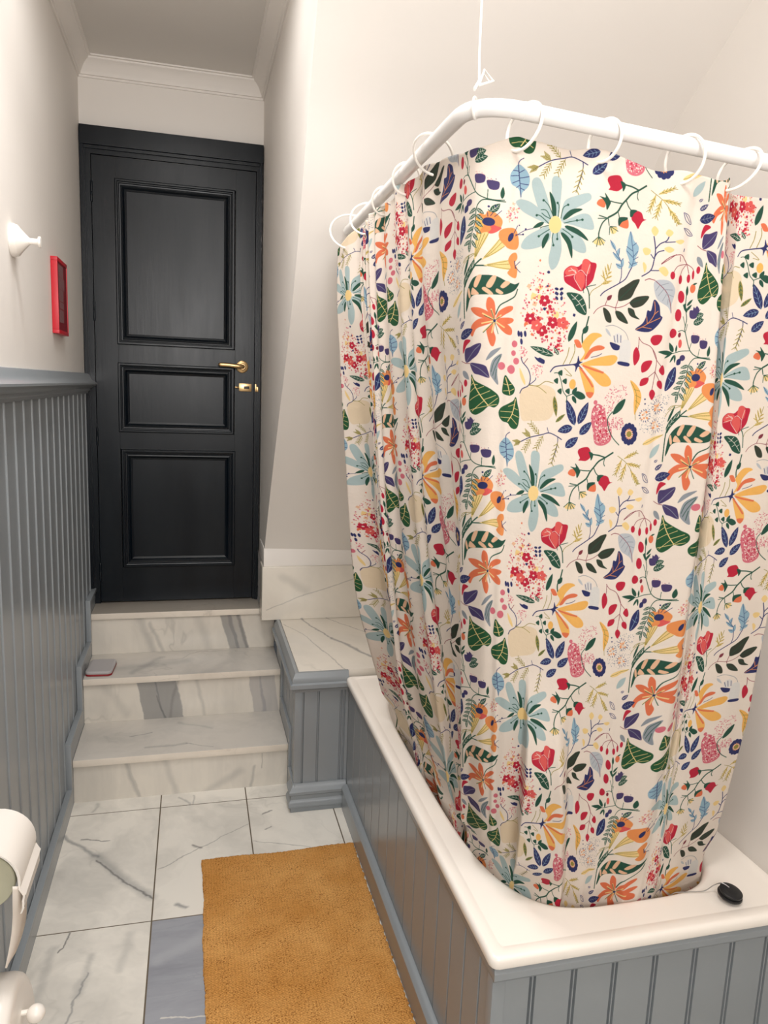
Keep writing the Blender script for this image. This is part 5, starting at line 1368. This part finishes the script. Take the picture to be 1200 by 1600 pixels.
me.materials.append(cloth_m); me.polygons.foreach_set('use_smooth', [True]*len(me.polygons))
cur = bpy.data.objects.new('shower_curtain', me); scene.collection.objects.link(cur)
md = cur.modifiers.new('thickness', 'SOLIDIFY'); md.thickness = .0007; md.offset = 0
tag(cur, 'white shower curtain printed with colourful flowers, leaves and berries, tucked into the bath', 'shower curtain')
def cloth_top(sv):
    i = int(np.argmin(np.abs(s-sv))); return Vector(G[i, 6].tolist())

# curtain rings
def ring_at(pr, sv, skew, label):
    pr = Vector(pr); ct = cloth_top(sv); top = pr+Vector((0, 0, RR+.003)); v = ct-top; R = v.length/2; c = (ct+top)/2
    d = Vector(skew).normalized(); v.normalize(); d = (d-v*d.dot(v)).normalized(); e2 = d.cross(v).normalized()
    bm = bmesh.new(); tube(bm, [c+(v*math.cos(6.28318*k/40)+e2*math.sin(6.28318*k/40)*.92)*R for k in range(40)], .0025, 8, True)
    o = finish('curtain_ring', bm, white_gloss); tag(o, label, 'curtain ring', 'white rings on the shower rail'); return o
RG = [((.8490, 2.00, 1.9235), -.700, (.25, 1, 0), 'white curtain ring farthest from the viewer, at the sloping wall end of the rail'),
      ((.8460, 1.85, 1.923), -.560, (.3, 1, 0), 'second white curtain ring counted from the sloping wall end'),
      ((.8445, 1.69, 1.9225), -.400, (.3, 1, 0), 'third white curtain ring counted from the sloping wall end'),
      ((.8420, 1.50, 1.922), -.270, (.35, 1, 0), 'fourth white curtain ring counted from the sloping wall end'),
      ((.8395, 1.32, 1.9212), -.165, (.6, 1, 0), 'large white curtain ring hanging on the side rail just behind the corner'),
      ((.935, 1.114, 1.9155), .020, (1, .35, 0), 'white curtain ring nearest the cord, just right of the rail corner'),
      ((1.062, 1.114, 1.908), .150, (1, .5, 0), 'white curtain ring on the front rail, second right of the cord'),
      ((1.200, 1.114, 1.900), .290, (1, .5, 0), 'white curtain ring on the front rail, third right of the cord'),
      ((1.318, 1.115, 1.8935), .412, (1, .3, 0), 'rightmost white curtain ring, near the right edge of the photo')]
for a in RG: ring_at(*a)

# ------------------------------------------------------------------ bath mat
bm = bmesh.new(); random.seed(7)
NX, NY = 120, 200; x0, x1, y0, y1 = .458, .9435, 1.10, 2.20
hN = [[0]*(NY+1) for _ in range(NX+1)]
top = []
for i in range(NX+1):
    row = []
    for j in range(NY+1):
        u, v = i/NX, j/NY; x = lerp(x0, x1, u)+.0022*math.sin(v*17)*(1-u)+.001*math.sin(v*61+1)*(1-u); y = lerp(y0, y1, v)+.004*math.sin(u*9)*v
        if i == 0: x -= random.uniform(0, .002)
        if i == NX: x += random.uniform(-.001, .004)
        if j == NY: y += random.uniform(0, .004)
        edge = min(i, NX-i, j, NY-j); z = .0085 if edge > 1 else (.0045 if edge == 0 else .0078)
        z += .0012*math.sin(i*1.57)*math.sin(j*1.57)+random.uniform(-.0005, .0005)
        row.append(bm.verts.new((x, y, z)))
    top.append(row)
for i in range(NX):
    for j in range(NY): bm.faces.new((top[i][j], top[i+1][j], top[i+1][j+1], top[i][j+1]))
loop = [top[i][0] for i in range(NX+1)]+[top[NX][j] for j in range(1, NY+1)]+[top[i][NY] for i in range(NX-1, -1, -1)]+[top[0][j] for j in range(NY-1, 0, -1)]
low = [bm.verts.new((v.co.x, v.co.y, .0008)) for v in loop]
for k in range(len(loop)): bm.faces.new((loop[k], low[k], low[(k+1) % len(loop)], loop[(k+1) % len(loop)]))
t = NT('ochre_woven_mat'); p = t.pos()
sp = t.n('ShaderNodeSeparateXYZ'); t.l(p, sp.inputs[0])
jit = t.noise(p, 60, 2); 
w1 = t.math('SINE', t.math('ADD', t.math('MULTIPLY', sp.outputs[0], 6.283/.0085), t.math('MULTIPLY', jit, 5)))
w2 = t.math('SINE', t.math('ADD', t.math('MULTIPLY', sp.outputs[1], 6.283/.0075), t.math('MULTIPLY', jit, 4)))
hgt = t.math('MULTIPLY', w1, w2)
spk = t.noise(t.vmath('MULTIPLY', p, (1, .8, 1)), 240, 3, .7)
patch = t.noise(p, 7, 3)
col = t.mix(t.ramp(patch, [(.3, (0, 0, 0)), (.7, (1, 1, 1))]), srgb((208, 148, 78)), srgb((230, 174, 104)))
dk = t.math('MULTIPLY', t.math('MULTIPLY', t.ramp(spk, [(.50, (0, 0, 0)), (.62, (1, 1, 1))]), t.ramp(t.noise(p, 22, 3), [(.35, (.3, .3, .3)), (.6, (1, 1, 1))])), t.ramp(hgt, [(.1, (1, 1, 1)), (.75, (.15, .15, .15))]))
col = t.mix(t.math('MULTIPLY', dk, .95), col, srgb((118, 66, 22)))
col = t.mix(t.math('MULTIPLY_ADD', w1, .09, .09), col, srgb((150, 92, 36)))
col = t.mix(t.math('MULTIPLY_ADD', w2, .06, .06), col, srgb((150, 92, 36)))
t.color(col); t.set(Roughness=.95); t.b.inputs['Specular IOR Level'].default_value = .1
t.bump(t.math('ADD', hgt, t.math('MULTIPLY', spk, 2.5)), .55, .0025)
mat_o = finish('bath_mat', bm, t.m); tag(mat_o, 'ochre woven bath mat on the marble floor beside the bath', 'mat')


# ------------------------------------------------------------------ small things
# red shallow frame on the left wall
fr_ = empty('wall_frame', (0, 2.70, 1.75), 'small red box frame with grey print hanging on the left wall', 'picture frame')
ya, yb2, za, zb = 2.612, 2.800, 1.632, 1.868; dpt = .0205; w = .012
bm = bmesh.new()
for (a, b, c, d) in ((ya, yb2, zb-w, zb), (ya, yb2, za, za+w), (ya, ya+w*.5, za+w, zb-w), (yb2-w*.7, yb2, za+w, zb-w)): box(bm, .0005, dpt, a, b, c, d, .0012)
finish('frame', bm, red_m, fr_)
B('backing', .001, .0185, ya+.004, yb2-.004, za+w, zb-w, dark_red, fr_)
bm = bmesh.new()
for (a, b, h0, h1) in ((.24, .62, .80, .96), (.24, .70, .62, .78), (.26, .58, .44, .60), (.28, .60, .33, .42), (.24, .56, .12, .30)):
    z = lerp(za+w, zb-w, h0)
    while z < lerp(za+w, zb-w, h1):
        box(bm, .0186, .0191, lerp(ya, yb2, a-.08), lerp(ya, yb2, b), z, z+.0022); z += .0040
finish('print', bm, print_grey, fr_)
# white coat hook
bm = bmesh.new(); lathe(bm, [(.040, 0), (.0405, .006), (.038, .011), (.037, .016), (.030, .021), (.020, .030), (.0095, .040), (.0078, .042), (.0075, .060), (.013, .0615), (.0135, .066), (.012, .0675), (.002, .068)], (.0003, 2.090, 1.824), (1, 0, 0), 40)
hk = finish('coat_hook', bm, white_gloss); tag(hk, 'white round coat hook with a short peg on the left wall', 'hook')
# grey case on the second step
cs_ = empty('small_case', (.075, 3.01, .3505), 'small pale grey case with dark red base on the second step', 'case')
def rslab(bm, cx, cy, hx, hy, r, zs, yaw=0):
    rings = []
    for inset, z in zs:
        ring_ = []
        for q in range(4):
            ox, oy = ((1, 1), (-1, 1), (-1, -1), (1, -1))[q]
            for k in range(7):
                a = math.pi/2*q+math.pi/2*k/6; x = ox*(hx-r)+math.cos(a)*(r-inset); y = oy*(hy-r)+math.sin(a)*(r-inset)
                ring_.append((cx+x*math.cos(yaw)-y*math.sin(yaw), cy+x*math.sin(yaw)+y*math.cos(yaw), z))
        rings.append(ring_)
    sweep(bm, rings)
bm = bmesh.new(); rslab(bm, .076, 2.995, .050, .072, .018, [(.003, .3507), (0, .3525), (0, .356), (.001, .3585)], -.06); finish('base', bm, soap_red, cs_)
bm = bmesh.new(); rslab(bm, .076, 2.995, .0495, .0715, .018, [(.001, .3587), (0, .360), (0, .3665), (.003, .3695), (.006, .3705), (.012, .3702)], -.06); finish('lid', bm, soap_grey, cs_)
# toilet roll holder
th = empty('toilet_roll_holder', (0, 1.39, .6), 'white wall-mounted toilet roll holder with curved lid, cut by the left edge', 'toilet roll holder')
cxr, czr = .066, .600
bm = bmesh.new(); arc = []
for k in range(17):
    a = math.radians(lerp(150, -12, k/16)); arc.append((cxr+.066*math.cos(a), czr+.066*math.sin(a)))
outer = arc+[(cxr+.0685, .580), (cxr+.0735, .572), (cxr+.070, .562), (cxr+.071, .548), (cxr+.066, .536)]
inner = [(x-.0035, z-.001) for x, z in outer[::-1]]
prism(bm, outer+inner, 'y', 1.322, 1.462, .0008); finish('lid', bm, white_gloss, th)
bm = bmesh.new(); box(bm, .0086, .016, 1.33, 1.455, .585, .66, .003); box(bm, .010, .075, 1.456, 1.461, .585, .625, .002); finish('wall_plate', bm, white_gloss, th)
bm = bmesh.new(); rngs = []
for rr0, yy in ((.020, 1.336), (.0525, 1.336), (.054, 1.338), (.054, 1.450), (.0525, 1.452), (.020, 1.452)):
    rngs.append([(cxr+rr0*math.cos(6.28318*k/48), yy, czr-.006+rr0*math.sin(6.28318*k/48)) for k in range(48)])
sweep(bm, rngs, closed=True); roll = finish('toilet_roll', bm, card); roll.location = (0, 0, 0)
tag(roll, 'toilet paper roll held under the white curved lid at the left edge', 'toilet roll')
bm = bmesh.new(); A = []
SH = [[[0.126, 1.293, 0.612], [0.126, 1.405, 0.532]], [[0.124, 1.296, 0.579], [0.124, 1.398, 0.503]], [[0.119, 1.312, 0.536], [0.119, 1.41, 0.461]], [[0.114, 1.319, 0.499], [0.114, 1.397, 0.437]], [[0.108, 1.321, 0.466], [0.108, 1.374, 0.422]], [[0.104, 1.321, 0.447], [0.104, 1.347, 0.425]], [[0.1, 1.322, 0.43], [0.1, 1.33, 0.423]]]
LF = cat([p[0] for p in SH], 3); RG_ = cat([p[1] for p in SH], 3)
for l_, r_ in zip(LF, RG_): A.append([bm.verts.new(l_), bm.verts.new((l_+r_)/2+Vector((.002, 0, 0))), bm.verts.new(r_)])
for a, b in zip(A, A[1:]):
    for j in range(2): bm.faces.new((a[j], a[j+1], b[j+1], b[j]))
sh = finish('loose_sheet', bm, paper, roll); mdd = sh.modifiers.new('t', 'SOLIDIFY'); mdd.thickness = .0006
# lower white cover with a ball knob
wc = empty('wall_bin', (0, 1.32, .2), 'white arched wall bin with a ball knob below the toilet roll, at the left edge', 'bin')
def arch(s_, zt, zb_, yc, hw, n=28):
    pts = [(yc+hw*s_, zb_)]
    for k in range(n+1):
        a = math.pi*k/n; pts.append((yc+hw*s_*math.cos(a), zt-.26+(.26*s_)*math.sin(a)))
    pts.append((yc-hw*s_, zb_)); return pts
bm = bmesh.new(); rg = []
for x, s_ in ((.0086, 1.0), (.100, 1.0), (.112, .985), (.118, .955), (.120, .9)):
    rg.append([(x, y, z) for y, z in arch(s_, .400, .06+(1-s_)*.2, 1.310, .165)])
sweep(bm, rg); finish('cover', bm, white_gloss, wc)
bm = bmesh.new(); tube(bm, [(.119, 1.338, .318), (.135, 1.338, .318)], .005, 10)
k0 = Vector((.146, 1.332, .318)); rs = [(math.sin(math.pi*k/14)*.0165, -math.cos(math.pi*k/14)*.0165) for k in range(15)]
lathe(bm, rs, k0, (1, 0, 0), 24); finish('ball_knob', bm, white_gloss, wc)
